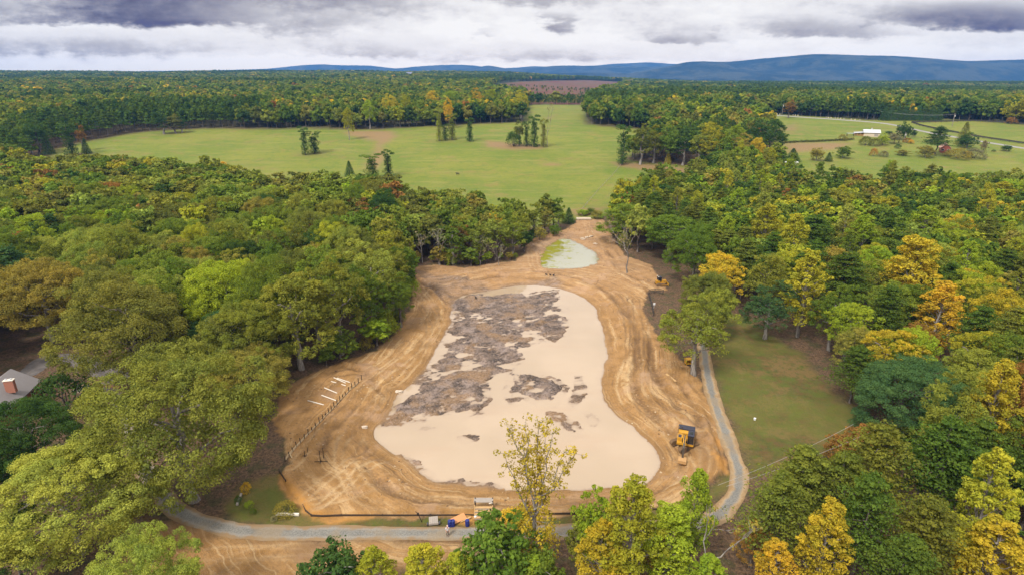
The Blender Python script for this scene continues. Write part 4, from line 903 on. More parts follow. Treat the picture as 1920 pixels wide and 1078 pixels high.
# --- keep what the frame can show, rank by size in view ------------------------------
for t_ in TREES:
    t_['z'] = float(gz(t_['x'], t_['y'])); t_['px'], t_['py'], t_['zc'] = project((t_['x'], t_['y'], t_['z'] + t_['H'] * .62)); t_['w'] = t_['r'] * 2 * FPX / max(t_['zc'], 1)
VIEW = [t_ for t_ in TREES if t_['zc'] > 5 and -t_['w'] * .5 < t_['px'] < 1920 + t_['w'] * .5 and t_['py'] < 1078 + t_['w'] * .55]
CAP = {'broadleaf_tree': 295, 'pine_tree': 120, 'poplar_tree': 120, 'shrub': 110}
OUT = [t_ for t_ in TREES if t_['zc'] > 5 and t_ not in VIEW and -500 < t_['px'] < 2420 and t_['py'] < 1500]
VIEW.sort(key=lambda t_: (not t_['hero'], -t_['w'])); cnt = {}; ONE, REST = [], []
for t_ in VIEW:
    n = KINDS[t_['k']][0]; cnt[n] = cnt.get(n, 0) + 1
    (ONE if cnt[n] <= CAP.get(n, 999) else REST).append(t_)
REST += OUT
# --- labels ---------------------------------------------------------------------------
SHAPE = {'big': 'oak', 'oak': 'round tree', 'round': 'bushy tree', 'tall': 'narrow tree', 'poplar': 'poplar', 'pine': 'pine', 'column': 'ivy-clad tree', 'shrub': 'bush', 'spruce': 'cedar', 'bare': 'bare tree', 'vase': 'slim tree'}
MARKS = [(t_['px'], t_['py'], t_['lm']) for t_ in ONE if t_['lm']]
MARKS += [(1285, 820, 'the yellow excavator'), (40, 730, 'the shingled roof'), (1075, 475, 'the small green pond'), (1095, 411, 'the slab bridge'), (905, 962, 'the wooden steps'), (1620, 247, 'the white barn'), (1035, 309, 'the red bare spot in the pasture'), (1232, 565, 'the rail pen'), (640, 735, 'the white boards'), (1478, 308, 'the white bales')]
DIRS = ('right of', 'up and right of', 'above', 'up and left of', 'left of', 'down and left of', 'below', 'down and right of')
ORD = ['nearest', 'second', 'third', 'fourth', 'fifth', 'sixth', 'seventh', 'eighth', 'ninth', 'tenth', 'eleventh', 'twelfth', 'thirteenth', 'fourteenth']
groups = {}
for t_ in ONE:
    if t_['label']: continue
    d, mx, my, lm = min((math.hypot(t_['px'] - m[0], (t_['py'] - m[1]) * 1.4), *m) for m in MARKS)
    s = int(round(math.atan2(-(t_['py'] - my) * 1.4, t_['px'] - mx) / (math.pi / 4))) % 8
    groups.setdefault((NAMEC[t_['c']], SHAPE[t_['k']], DIRS[s], lm), []).append((d, t_))
used_labels = set(t_['label'] for t_ in ONE if t_['label'])
for (cn, sh, dr, lm), L in groups.items():
    L.sort(key=lambda a: a[0])
    for i, (d, t_) in enumerate(L):
        t_['label'] = f"{(ORD[min(i, 13)] + ' ') if len(L) > 1 else ''}{cn} {sh} {dr} {lm}"
        while t_['label'] in used_labels: t_['label'] = 'small ' + t_['label']
        used_labels.add(t_['label'])
GROUP = {'broadleaf_tree': 'broadleaf trees of the woods', 'pine_tree': 'pines of the woods', 'poplar_tree': 'poplars turning yellow', 'shrub': 'bushes and brush', 'ivy_clad_tree': 'ivy-clad trees in the pasture', 'cedar_tree': 'cedars and spruces', 'bare_tree': 'bare trees at the wood edge'}
def place_tree(t_, i):
    name, cat = KINDS[t_['k']]; P_ = PROTO[t_['k']]; cm, tm, H0, r0 = P_[int(abs(t_['x'] * 7.3 + t_['y'] * 3.1)) % len(P_)]
    e = bpy.data.objects.new(name, None); C.objects.link(e); e.empty_display_size = .1
    e.location = (t_['x'], t_['y'], t_['z']); e['label'] = t_['label']; e['category'] = cat
    if name in GROUP: e['group'] = GROUP[name]
    q = random.Random(i * 31 + 5); rz = q.uniform(0, 6.283) if t_['k'] != 'vase' else 0.0
    c = np.array(COL[t_['c']]) * q.uniform(.86, 1.14) * np.array((q.uniform(.92, 1.08), 1, 1))
    for nm, me in (('crown', cm), ('trunk', tm)):
        o = bpy.data.objects.new(nm, me); C.objects.link(o); o.parent = e; o.rotation_euler = (0, 0, rz)
        o.scale = (t_['r'] / r0, t_['r'] / r0, t_['H'] / H0)
        if nm == 'crown': o.color = (*[float(v) for v in c], 1)
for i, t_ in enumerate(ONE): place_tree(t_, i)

# --- the rest of the woods: one object each, instanced on points ---------------------------
def far_proto(seed, kind, H, r, nc, nl, size):
    g = G(seed)
    if kind == 'pine': L, B = crown_pine(g, H, r, 5, nl, size, .35)
    elif kind == 'poplar': L, B = crown_poplar(g, H, r, nc, nl, size)
    else: L = crown_oak(g, H, r, nc, 1, nl, size); B = Limbs(); B.tube([(0, 0, -.5), (0, 0, H * .7)], [.3, .15], 5)
    return L.mesh('woods_tree', LEAF_I, B.get())
def mid_proto(seed, H, r): g = G(seed); L = crown_oak(g, H, r, 26, 5, 16, .44); return L.mesh('woods_tree', LEAF_I, trunk_oak(g, H, r, .6, .4, .4, 4, 5).get())
woods = bpy.data.collections.new('woods_tree_kinds')
lib = []
def add_lib(me): 
    o = bpy.data.objects.new(f'kind_{len(lib):02d}', me); woods.objects.link(o); lib.append(o); return len(lib) - 1
M_MID = [add_lib(mid_proto(200 + i, 16, 5)) for i in range(4)]
M_PIN = [add_lib(far_proto(210 + i, 'pine', 18, 4.5, 0, 9, .6)) for i in range(3)]
M_POP = [add_lib(far_proto(215 + i, 'poplar', 20, 4.2, 26, 14, .5)) for i in range(2)]
M_FAR = [add_lib(far_proto(220 + i, 'oak', 16, 5, 16, 24, .95)) for i in range(5)]
M_FPN = [add_lib(far_proto(230 + i, 'pine', 18, 3.6, 0, 3, 1.2)) for i in range(3)]
def woods_object(name, rows, label=None):
    me = bpy.data.meshes.new(name); n = len(rows); A = np.array([(r[0], r[1], r[2]) for r in rows], np.float32)
    me.vertices.add(n); me.vertices.foreach_set('co', A.ravel())
    add_attr(me, 'tree_colour', np.array([(*r[5], 1) for r in rows]), 'FLOAT_COLOR'); add_attr(me, 'tree_scale', np.array([(r[3], r[3], r[4]) for r in rows]), 'FLOAT_VECTOR')
    g = G(5); add_attr(me, 'tree_turn', np.stack([np.zeros(n), np.zeros(n), g.uniform(0, 6.28, n)], -1), 'FLOAT_VECTOR')
    ia = me.attributes.new('tree_kind', 'INT', 'POINT'); ia.data.foreach_set('value', np.array([r[6] for r in rows], np.int32))
    o = bpy.data.objects.new(name, me); C.objects.link(o); o['kind'] = 'stuff'
    if label: o['label'] = label; o['category'] = 'woods'
    ng = bpy.data.node_groups.new(name, 'GeometryNodeTree'); ng.interface.new_socket('Geometry', in_out='INPUT', socket_type='NodeSocketGeometry'); ng.interface.new_socket('Geometry', in_out='OUTPUT', socket_type='NodeSocketGeometry')
    gi = ng.nodes.new('NodeGroupInput'); go = ng.nodes.new('NodeGroupOutput'); ip = ng.nodes.new('GeometryNodeInstanceOnPoints'); ci = ng.nodes.new('GeometryNodeCollectionInfo')
    ci.inputs['Collection'].default_value = woods; ci.inputs['Separate Children'].default_value = True; ci.inputs['Reset Children'].default_value = True
    def na(nm, dt): q = ng.nodes.new('GeometryNodeInputNamedAttribute'); q.data_type = dt; q.inputs['Name'].default_value = nm; return q.outputs['Attribute']
    ng.links.new(gi.outputs[0], ip.inputs['Points']); ng.links.new(ci.outputs[0], ip.inputs['Instance']); ip.inputs['Pick Instance'].default_value = True
    ng.links.new(na('tree_kind', 'INT'), ip.inputs['Instance Index']); ng.links.new(na('tree_turn', 'FLOAT_VECTOR'), ip.inputs['Rotation']); ng.links.new(na('tree_scale', 'FLOAT_VECTOR'), ip.inputs['Scale'])
    ng.links.new(ip.outputs[0], go.inputs[0]); md = o.modifiers.new('scatter', 'NODES'); md.node_group = ng; return o
rows = []; prow = []
def jc(c, g): c = np.array(COL[c]) * g.uniform(.88, 1.12); return tuple(float(v) for v in c * np.array((g.uniform(.9, 1.1), 1, 1)))
g = G(321)
for t_ in REST:
    if t_['k'] == 'pine': prow.append((t_['x'], t_['y'], t_['z'], t_['r'] / 4.5, t_['H'] / 18, jc(t_['c'], g), M_PIN[g.integers(0, 3)]))
    elif t_['k'] == 'poplar': rows.append((t_['x'], t_['y'], t_['z'], t_['r'] / 4.2, t_['H'] / 20, jc(t_['c'], g), M_POP[g.integers(0, 2)]))
    else: rows.append((t_['x'], t_['y'], t_['z'], t_['r'] / 5, t_['H'] / 16, jc(t_['c'], g), M_MID[g.integers(0, 4)]))
heroes = np.array([(h['x'], h['y'], h['r']) for h in ONE if h['y'] > 300])
for y0, y1, step, sd in ((345, 720, 7.6, 11), (720, 1500, 10.5, 12), (1500, 3300, 16.0, 13)):
    P_ = scatter(y0, y1, step, sd); x, y = P_[:, 0], P_[:, 1]; k = free(x, y)
    if y0 < 800:
        for hx, hy, hr in heroes: k &= np.hypot(x - hx, y - hy) > hr + 2.0
    P_ = P_[k]; zz = gz(P_[:, 0], P_[:, 1]); patch = fbm(P_[:, 0] / 160, P_[:, 1] / 260, 77, 3); warm = fbm(P_[:, 0] / 90, P_[:, 1] / 120, 177, 3)
    sc = 1.0 if step < 9 else (1.3 if step < 12 else 1.75)
    for (X, Y), z, pa, wm_ in zip(P_, zz, patch, warm):
        u_ = X / Y
        if pa > .22 or (Y > 900 and u_ > .25 and pa > -.1):
            prow.append((X, Y, z, g.uniform(.85, 1.15) * (sc * .95), g.uniform(.8, 1.1), jc('pine' if g.random() < .8 else 'dark', g), (M_PIN if Y < 480 else M_FPN)[g.integers(0, 3)]))
        else:
            c = pick(g, PAL['far']); 
            if wm_ > .40 and g.random() < .25: c = ('yg', 'lime', 'tan', 'yellow')[g.integers(0, 4)]
            rows.append((X, Y, z, g.uniform(.8, 1.2) * sc, g.uniform(.85, 1.2), jc(c, g), (M_MID if Y < 430 else M_FAR)[g.integers(0, 4)]))
# young pines on the cut-over land
P_ = scatter(560, 1500, 7, 19); x, y = P_[:, 0], P_[:, 1]
pxx, pyy, _ = project((x, y, gz(x, y))); k = (sdist(x, y, CLEAR) < -3) & ((pyy > 182) | (g.random(len(x)) < .05)); P_ = P_[k]
for X, Y in P_: prow.append((X, Y, float(gz(X, Y)), .45, .28, jc(('pine', 'dark', 'tan')[g.choice(3, p=(.5, .3, .2))], g), M_FPN[g.integers(0, 3)]))
woods_object('broadleaf_woods', rows); woods_object('pine_woods', prow)
print('trees', len(ONE), 'rest', len(REST), 'woods', len(rows), len(prow), cnt)
# ------------------------------------------------------------------ built things
class MB:
    "collects boxes, bars and tubes into one mesh"
    def __init__(s): s.V, s.F = [], []
    def add(s, V, F): n = len(s.V); s.V += [tuple(v) for v in V]; s.F += [tuple(i + n for i in f) for f in F]; return s
    def box(s, c, d, rot=None, taper=1.0):
        x, y, z = (q / 2 for q in d); V = [Vector((a * x * (taper if k > 0 else 1), b * y * (taper if k > 0 else 1), k * z)) for k in (-1, 1) for a, b in ((-1, -1), (1, -1), (1, 1), (-1, 1))]
        if rot is not None: V = [rot @ v for v in V]
        return s.add([v + Vector(c) for v in V], [(3, 2, 1, 0), (4, 5, 6, 7), (0, 1, 5, 4), (1, 2, 6, 5), (2, 3, 7, 6), (3, 0, 4, 7)])
    def bar(s, a, b, w, h=None, up=(0, 0, 1)):
        a, b = Vector(a), Vector(b); h = h or w; y = (b - a); L = y.length; y.normalize(); x = y.cross(Vector(up))
        if x.length < 1e-4: x = y.cross(Vector((1, 0, 0)))
        x.normalize(); z = x.cross(y); M = Matrix((x, y, z)).transposed(); return s.box((a + b) / 2, (w, L, h), M)
    def tube(s, pts, r, k=8, cap=True):
        pts = [Vector(p) for p in pts]; rs = r if isinstance(r, (list, tuple)) else [r] * len(pts); V, F = [], []
        for i, p in enumerate(pts):
            t = (pts[min(i + 1, len(pts) - 1)] - pts[max(i - 1, 0)]).normalized(); x = t.cross(Vector((.13, .2, 1)))
            if x.length < 1e-3: x = t.cross(Vector((1, 0, 0)))
            x.normalize(); y = t.cross(x)
            V += [p + (x * math.cos(j * 2 * math.pi / k) + y * math.sin(j * 2 * math.pi / k)) * rs[i] for j in range(k)]
        for i in range(len(pts) - 1): F += [(i * k + j, i * k + (j + 1) % k, (i + 1) * k + (j + 1) % k, (i + 1) * k + j) for j in range(k)]
        if cap: F += [tuple(range(k))[::-1], tuple((len(pts) - 1) * k + j for j in range(k))]
        return s.add(V, F)
    def ell(s, c, r, k=10, m=7):
        V, F = [(c[0], c[1], c[2] - r[2])], []
        for i in range(1, m):
            a = math.pi * i / m - math.pi / 2; V += [(c[0] + r[0] * math.cos(a) * math.cos(j * 2 * math.pi / k), c[1] + r[1] * math.cos(a) * math.sin(j * 2 * math.pi / k), c[2] + r[2] * math.sin(a)) for j in range(k)]
        V.append((c[0], c[1], c[2] + r[2])); n = len(V) - 1
        for j in range(k): F += [(0, 1 + (j + 1) % k, 1 + j), (n, n - k + j, n - k + (j + 1) % k)]
        for i in range(m - 2): F += [(1 + i * k + j, 1 + i * k + (j + 1) % k, 1 + (i + 1) * k + (j + 1) % k, 1 + (i + 1) * k + j) for j in range(k)]
        return s.add(V, F)
    def ext(s, poly, w, at_=0.0):
        "a side outline (y, z) extruded across x"
        n = len(poly); V = [(at_ - w / 2, y, z) for y, z in poly] + [(at_ + w / 2, y, z) for y, z in poly]
        return s.add(V, [tuple(range(n)), tuple(range(2 * n - 1, n - 1, -1))] + [(i, n + i, n + (i + 1) % n, (i + 1) % n) for i in range(n)])
    def mesh(s, name):
        me = bpy.data.meshes.new(name); me.from_pydata(s.V, [], s.F); b = bmesh.new(); b.from_mesh(me); bmesh.ops.recalc_face_normals(b, faces=b.faces); b.to_mesh(me); b.free(); return me
    def build(s, name, mat, parent=None, bev=0.0):
        me = s.mesh(name); me.materials.append(mat); o = bpy.data.objects.new(name, me); C.objects.link(o)
        if parent: o.parent = parent
        if bev: m = o.modifiers.new('edge', 'BEVEL'); m.width = bev; m.segments = 2; m.limit_method = 'ANGLE'
        return o
def thing(name, label, cat, loc, rz=0.0, group=None):
    o = bpy.data.objects.new(name, None); C.objects.link(o); o.empty_display_size = .1; o.location = loc; o.rotation_euler = (0, 0, rz)
    o['label'] = label; o['category'] = cat
    if group: o['group'] = group
    return o
def tag(o, label, cat, group=None, loc=None, rz=0.0):
    o['label'] = label; o['category'] = cat
    if group: o['group'] = group
    if loc is not None: o.location = loc; o.rotation_euler = (0, 0, rz)
    return o
def copy_tree(o, parent=None):
    c = o.copy(); C.objects.link(c)
    if parent: c.parent = parent
    for ch in [q for q in bpy.data.objects if q.parent == o]: copy_tree(ch, c)
    return c
YEL = paint('yellow_paint', (.47, .235, .014), .5, 0, .25, 1.2, .5, (.20, .12, .05)); BLK = paint('dark_paint', (.028, .028, .045), .5, 0, .3, 2); STEEL = paint('worn_steel', (.10, .085, .07), .55, .5, .4, 3)
MUDST = paint('muddy_track', (.15, .09, .045), .9, 0, .4, 3); GLASS = paint('dark_glass', (.015, .018, .022), .08, 0, .1, 1, .7); BUCK = paint('sandy_bucket', (.38, .22, .09), .7, .2, .3, 3)
WOODP = paint('pale_board', (.50, .38, .23), .85, 0, .3, 2); WOODN = paint('new_board', (.46, .29, .13), .85, 0, .25, 2); WOODG = paint('grey_board', (.30, .26, .23), .9, 0, .3, 2.5); WOODD = paint('dark_board', (.05, .032, .02), .9, 0, .4, 2.5)
WHITE = paint('white_board', (.66, .60, .52), .8, 0, .15, 2); ORANGE = paint('orange_board', (.52, .24, .10), .8, 0, .2, 1.5); BLUE = paint('blue_plastic', (.012, .022, .16), .4, 0, .2, 2); RUST = paint('rusty_iron', (.035, .024, .018), .8, .3, .3, 4)
SHIN = paint('weathered_shingles', (.205, .185, .185), .95, 0, .18, 1.2); BRICK = paint('brick', (.36, .15, .10), .9, 0, .3, 4); BRICKR = paint('red_brick', (.30, .09, .06), .9, 0, .2, .5); TINW = paint('pale_tin', (.52, .52, .55), .5, .2, .1, .3); CREAM = paint('cream_wall', (.55, .45, .34), .8, 0, .15, .4)
ROCK = paint('pale_rock', (.52, .43, .34), .95, 0, .2, 1.5); CONC = paint('pale_concrete', (.50, .42, .32), .9, 0, .2, .8); SKIN = paint('skin', (.45, .25, .17), .6); SHIRT = paint('white_shirt', (.62, .62, .68), .9, 0, .1); TROU = paint('grey_trousers', (.13, .11, .10), .9); CAPM = paint('pale_cap', (.60, .42, .36), .9); HIDE = paint('black_hide', (.012, .011, .012), .8); DARKP = paint('pole_wood', (.22, .19, .17), .9); ROOFR = paint('terracotta_roof', (.42, .24, .18), .9, 0, .15, .4)
WIRE = paint('cable', (.32, .31, .30), .6); WRAP = paint('white_wrap', (.72, .72, .72), .4); DFEN = paint('dark_fence', (.045, .038, .032), .9)

# --- excavator at the water's edge
P0 = at(1284, 836); ex = thing('excavator', 'yellow and black excavator reaching its bucket down beside the muddy water', 'excavator', P0, R(161))
q = Matrix.Rotation(R(-48), 3, 'Z')     # the tracks stand askew to the cab
for s_ in (-1, 1):
    m = MB(); prof = [(-2.0, .15), (-1.7, 0), (1.7, 0), (2.0, .15), (2.15, .45), (2.0, .78), (1.7, .9), (-1.7, .9), (-2.0, .78), (-2.15, .45)]
    m.ext(prof, .62, s_ * 1.15)
    for i in range(14): m.box((s_ * 1.15, -1.75 + i * .27, .92), (.66, .08, .06)); m.box((s_ * 1.15, -1.75 + i * .27, .0), (.66, .08, .06))
    m.V = [tuple(q @ Vector(v)) for v in m.V]; tk = m.build('track', MUDST, ex)
    w = MB()
    for yy in (-1.7, -.6, .6, 1.7): w.tube([(s_ * 1.47, yy, .45), (s_ * 1.50, yy, .45)], .3, 10)
    w.V = [tuple(q @ Vector(v)) for v in w.V]; w.build('wheel', STEEL, tk)
m = MB(); m.box((0, 0, .75), (1.8, 1.8, .35)); m.tube([(0, 0, .85), (0, 0, 1.12)], .75, 16); m.V = [tuple(q @ Vector(v)) for v in m.V]; m.build('undercarriage', STEEL, ex)
MB().box((0, -.35, 1.35), (2.7, 3.9, .42)).build('platform', YEL, ex, .04)
m = MB(); m.box((0, -1.85, 2.0), (2.75, 1.25, 1.25)); m.build('counterweight', BLK, ex, .15)
m = MB(); m.box((.1, -.72, 1.95), (2.3, .95, .85)); m.box((.85, .35, 1.85), (.85, 1.5, .7)); hd = m.build('engine_hood', YEL, ex, .06)
m = MB(); m.tube([(.8, -1.1, 2.45), (.8, -1.1, 3.0)], .07, 8); m.build('exhaust', STEEL, ex)
m = MB(); m.box((.95, .65, 2.05), (.5, .7, .5)); m.build('tool_box', BLK, ex, .03)
m = MB()
for x_ in (-1.25, -.35):
    for y_ in (-.05, 1.55): m.box((x_, y_, 2.3), (.08, .08, 1.55))
m.box((-.8, .75, 3.09), (1.0, 1.72, .10)); m.box((-.8, .75, 1.62), (1.0, 1.7, .14)); m.box((-.8, -.05, 1.9), (.95, .06, .6)); cb = m.build('cab', BLK, ex, .02)
m = MB(); m.box((-.8, 1.56, 2.35), (.84, .03, 1.3)); m.box((-1.26, .75, 2.35), (.03, 1.5, 1.3)); m.box((-.34, .75, 2.35), (.03, 1.5, 1.3)); m.box((-.8, .65, 3.15), (.6, .8, .03)); m.build('cab_window', GLASS, cb)
bm0, bm1, bm2 = Vector((.15, .75, 1.7)), Vector((.15, 2.6, 3.55)), Vector((.15, 4.4, 2.95))
m = MB(); m.ext([(.6, 1.5), (.9, 1.45), (2.75, 3.2), (4.45, 2.78), (4.5, 3.08), (2.6, 3.72), (2.3, 3.6)], .42, .15); m.build('boom', YEL, ex, .03)
m = MB(); m.ext([(4.15, 3.25), (4.4, 3.35), (4.75, 2.7), (5.0, .95), (4.82, .92), (4.35, 2.6)], .30, .15); m.build('stick', STEEL, ex, .03)
for s_ in (-1, 1): m = MB(); m.tube([(.15 + s_ * .32, 1.15, 1.45), (.15 + s_ * .32, 2.0, 2.35)], .09, 8); m.tube([(.15 + s_ * .32, 2.0, 2.35), (.15 + s_ * .32, 2.6, 3.2)], .05, 8); m.build('boom_cylinder', BLK, ex)
m = MB(); m.tube([(.15, 2.5, 3.75), (.15, 3.5, 3.6)], .09, 8); m.tube([(.15, 3.5, 3.6), (.15, 4.2, 3.35)], .05, 8); m.build('stick_cylinder', BLK, ex)
m = MB(); prof = [(4.75, 1.1), (5.05, 1.05), (5.5, .75), (5.6, .3), (5.35, .02), (4.9, 0), (4.75, .12), (5.2, .2), (5.35, .42), (5.25, .68), (4.9, .8)]
m.ext(prof, 1.25, .15); m.ext([(4.75, 1.0), (5.0, .95), (5.45, .7), (5.5, .3), (5.3, .08), (4.9, .05)], .05, -.46); m.ext([(4.75, 1.0), (5.0, .95), (5.45, .7), (5.5, .3), (5.3, .08), (4.9, .05)], .05, .76)
bk_ = m.build('bucket', BUCK, ex)
m = MB()
for i in range(5): m.box((-.35 + i * .25, 4.78, .03), (.08, .28, .07))
m.build('bucket_teeth', STEEL, bk_)
m = MB(); m.tube([(1.25, -1.3, 2.5), (1.25, -1.3, 2.9), (1.25, .1, 2.9), (1.25, .1, 2.3)], .025, 6); m.build('handrail', YEL, ex)

# --- bulldozer by the wood edge
P0 = at(1238, 535); dz_ = thing('bulldozer', 'small yellow bulldozer with a black cab parked at the wood edge', 'bulldozer', P0, R(-86))
for s_ in (-1, 1):
    m = MB(); m.ext([(-1.4, .1), (-1.1, 0), (1.2, 0), (1.5, .15), (1.55, .45), (1.2, .8), (-.9, .95), (-1.35, .75), (-1.5, .4)], .5, s_ * .95)
    for i in range(10): m.box((s_ * .95, -1.1 + i * .26, .0), (.54, .07, .05))
    m.build('track', MUDST, dz_)
MB().box((0, .75, 1.25), (1.05, 1.6, .95)).build('hood', YEL, dz_, .06); MB().box((0, -.9, 1.2), (1.3, 1.1, .75)).build('fuel_tank', YEL, dz_, .06); MB().box((0, -.1, .75), (1.3, 2.6, .5)).build('chassis', YEL, dz_)
m = MB()
for x_ in (-.6, .6):
    for y_ in (-.9, .05): m.box((x_, y_, 2.0), (.09, .09, 1.3))
m.box((0, -.42, 2.68), (1.4, 1.15, .10)); m.box((0, -.5, 1.7), (.6, .5, .5)); cb = m.build('cab', BLK, dz_, .02)
m = MB(); m.box((0, .06, 2.1), (1.1, .03, .95)); m.box((.6, -.42, 2.1), (.03, .85, .95)); m.box((-.6, -.42, 2.1), (.03, .85, .95)); m.build('cab_window', GLASS, cb)
m = MB(); m.ext([(2.05, .05), (2.15, .1), (2.05, .5), (2.12, .95), (2.05, .98), (1.95, .5)], 2.7); m.build('blade', YEL, dz_); m = MB()
for s_ in (-1, 1): m.bar((s_ * 1.22, 0, .4), (s_ * 1.22, 2.0, .4), .14)
m.build('push_arm', YEL, dz_); MB().tube([(.25, .9, 1.7), (.25, .9, 2.25)], .05, 8).build('exhaust', STEEL, dz_)
for s_ in (-1, 1): MB().ell((s_ * .62, -.9, 2.82), (.16, .16, .13)).build('work_light', WHITE, dz_)

# --- yellow job box behind the leaning trunk
P0 = at(1290, 684); jb = thing('job_box', 'open-fronted yellow box on legs half hidden behind the roadside olive tree trunk', 'box', P0, R(6))
m = MB(); m.box((0, .55, .95), (1.35, .05, 1.0)); m.box((-.66, 0, .95), (.05, 1.1, 1.0)); m.box((.66, 0, .95), (.05, 1.1, 1.0)); m.box((0, 0, .45), (1.35, 1.1, .05)); m.box((0, 0, 1.47), (1.45, 1.2, .06)); m.build('body', YEL, jb)
for a in (-.6, .6):
    for b_ in (-.5, .5): MB().box((a, b_, .2), (.1, .1, .46)).build('leg', YEL, jb)

# --- board fence along the left bank
FP = [at(*p) for p in ((535, 864), (556, 838), (580, 812), (606, 786), (632, 758), (654, 734), (678, 712))]
fence = thing('board_fence', 'low fence of pale boards on dark posts along the sandy bank', 'fence', FP[0])
L_ = resample(np.array([p[:2] for p in FP]), .1); acc = np.concatenate([[0], np.cumsum(np.linalg.norm(np.diff(L_, axis=0), axis=1))]); npst = 24
def along(d): return np.array((np.interp(d, acc, L_[:, 0]), np.interp(d, acc, L_[:, 1])))
prev = None
pm = MB().box((0, 0, .45), (.13, .13, 1.2)).mesh('post'); pm.materials.append(WOODD)
for i in range(npst):
    p = along(acc[-1] * i / (npst - 1)); z = float(gz(*p)); r_ = Vector((p[0] - FP[0][0], p[1] - FP[0][1], z - FP[0][2]))
    o = bpy.data.objects.new('post', pm); C.objects.link(o); o.parent = fence; o.location = r_; o.scale = (1, 1, .75 + .5 * rnd.random()); o.rotation_euler = (rnd.uniform(-.08, .08), rnd.uniform(-.08, .08), .6)
    if prev is not None and i < npst - 1:
        h = .30 + .25 * max(0, 1 - i / 8); a, b_ = prev + Vector((0, 0, h / 2)), r_ + Vector((0, 0, h / 2)); m = MB(); m.bar(a, b_, .04, h); m.build('board', WOODP, fence)
    prev = r_
brc = MB(); brc.bar((.9, .6, .1), (.35, 1.2, .75), .14, .05); brc.build('brace', WOODP, fence)

# --- dark edging wall that holds the front of the bank
def edging(pts, label, h, over=.0):
    Q = [at(*p) for p in pts]; base = Vector(Q[0]); e = thing('edging_wall', label, 'low wall', base); L = resample(np.array([q_[:2] for q_ in Q]), 3.0); pv = None; m = MB()
    for i, p in enumerate(L):
        z = float(base_h(*p)) + .02; r_ = Vector((p[0] - base[0], p[1] - base[1], z - base[2]))
        if pv is not None: m.bar(pv + Vector((0, 0, h / 2)), r_ + Vector((0, 0, h / 2)), .09, h)
        if i % 2 == 0: MB().box(r_ + Vector((0, 0, h * .62)), (.12, .12, h * 1.25)).build('post', WOODD, e)
        pv = r_
    m.build('boards', WOODD, e); return e
edging([(524, 884), (536, 902)], 'short dark board at the corner below the pale board fence', .5)
edging([(568, 945), (584, 967), (640, 966), (760, 966), (890, 965)], 'long dark plank edging holding the sandy bank above the grass verge', .32)
edging([(922, 965), (1020, 964), (1110, 962), (1200, 958), (1275, 951)], 'dark plank edging between the wooden steps and the road bend', .32)

# --- wooden steps and their bench
P0 = at(906, 975); stp = thing('wooden_steps', 'four pale wooden steps with a grey plank landing over the edging', 'steps', P0)
for i in range(4):
    m = MB()
    for k in range(2): m.box((0, .25 + i * .42 + k * .19, .22 + i * .22 + rnd.uniform(-.01, .01)), (2.6, .175, .06))
    m.build('tread', WOODN, stp); MB().box((0, .13 + i * .42, .09 + i * .22), (2.5, .04, .18)).build('riser', WOODG, stp)
for s_ in (-1, 1): m = MB(); m.bar((s_ * 1.26, .05, .05), (s_ * 1.26, 1.9, 1.0), .07, .3); m.build('stringer', WOODN, stp)
m = MB()
for k in range(4): m.box((-.05, 2.2 + k * .24, 1.35 + rnd.uniform(-.01, .01)), (2.75, .22, .06))
m.build('landing', WOODG, stp)
for s_ in (-1, 1):
    for y_ in (2.15, 2.9): MB().box((s_ * 1.25, y_, .75), (.14, .14, 1.5)).build('post', WOODD, stp)
MB().bar((.75, 1.95, 1.25), (1.3, 2.1, 1.30), .1, .08).build('brace', WHITE, stp)

# --- garden cart
P0 = at(813, 981); ct = thing('garden_cart', 'grey wooden cart tipped on the grass verge beside the gravel road', 'cart', P0, R(8))
rt = Matrix.Rotation(R(28), 3, 'X'); m = MB()
for k in range(5): m.box(Vector((-.5 + k * .25, 0, .62)) , (.235, 1.0, .05), rt)
m.box((0, -.55, .40), (1.3, .05, .28)); tr_ = m.build('tray', WOODG, ct)
m = MB(); m.bar((-.55, -.5, .22), (.95, -.1, .28), .06); m.bar((.55, -.5, .22), (1.25, .25, .55), .06); m.bar((-.6, .3, .35), (.6, .3, .35), .06); m.build('frame', STEEL, ct)
for x_ in (-.82, .82):
    wl = MB().tube([(x_ - .07, -.25, .27), (x_ + .07, -.25, .27)], .27, 16).build('wheel', BLK, ct); MB().tube([(x_ - .085, -.25, .27), (x_ + .085, -.25, .27)], .19, 12).build('rim', WHITE, wl)

# --- boards, drums and tools by the steps
P0 = at(858, 977); tag(MB().box((0, 0, .42), (2.55, .95, .05), Matrix.Rotation(R(36), 3, 'Z') @ Matrix.Rotation(R(22), 3, 'X')).build('plywood_sheet', ORANGE, None, .01), 'orange plywood sheet tilted beside the blue drums', 'board', None, P0)
P0 = at(873, 976); tag(MB().bar((-.7, -.35, .12), (.7, .45, .3), .22, .06).build('loose_plank', WOODN, None), 'short pale plank leaning out from under the orange plywood sheet', 'plank', None, P0)
def drum(px, py, label, n=1):
    P0 = at(px, py); e = thing('blue_drum', label, 'drum', P0, .3, 'blue drums beside the plywood'); m = MB(); m.tube([(0, 0, .02), (0, 0, .06), (0, 0, .35), (0, 0, .38), (0, 0, .62), (0, 0, .65), (0, 0, .92), (0, 0, .96)], [.26, .30, .30, .32, .32, .30, .30, .26], 16); m.build('body', BLUE, e)
    m = MB(); m.tube([(0, 0, .955), (0, 0, .985)], .27, 16); m.tube([(.13, 0, .98), (.13, 0, 1.03)], .05, 8); m.build('lid', BLUE, e); return e
drum(844, 986, 'blue drum standing at the low end of the orange plywood sheet, nearer the cart'); drum(849.5, 985.5, 'blue drum touching another drum, on the side nearer the orange plywood sheet'); drum(876.5, 985, 'single blue drum at the road edge right of the orange plywood sheet')
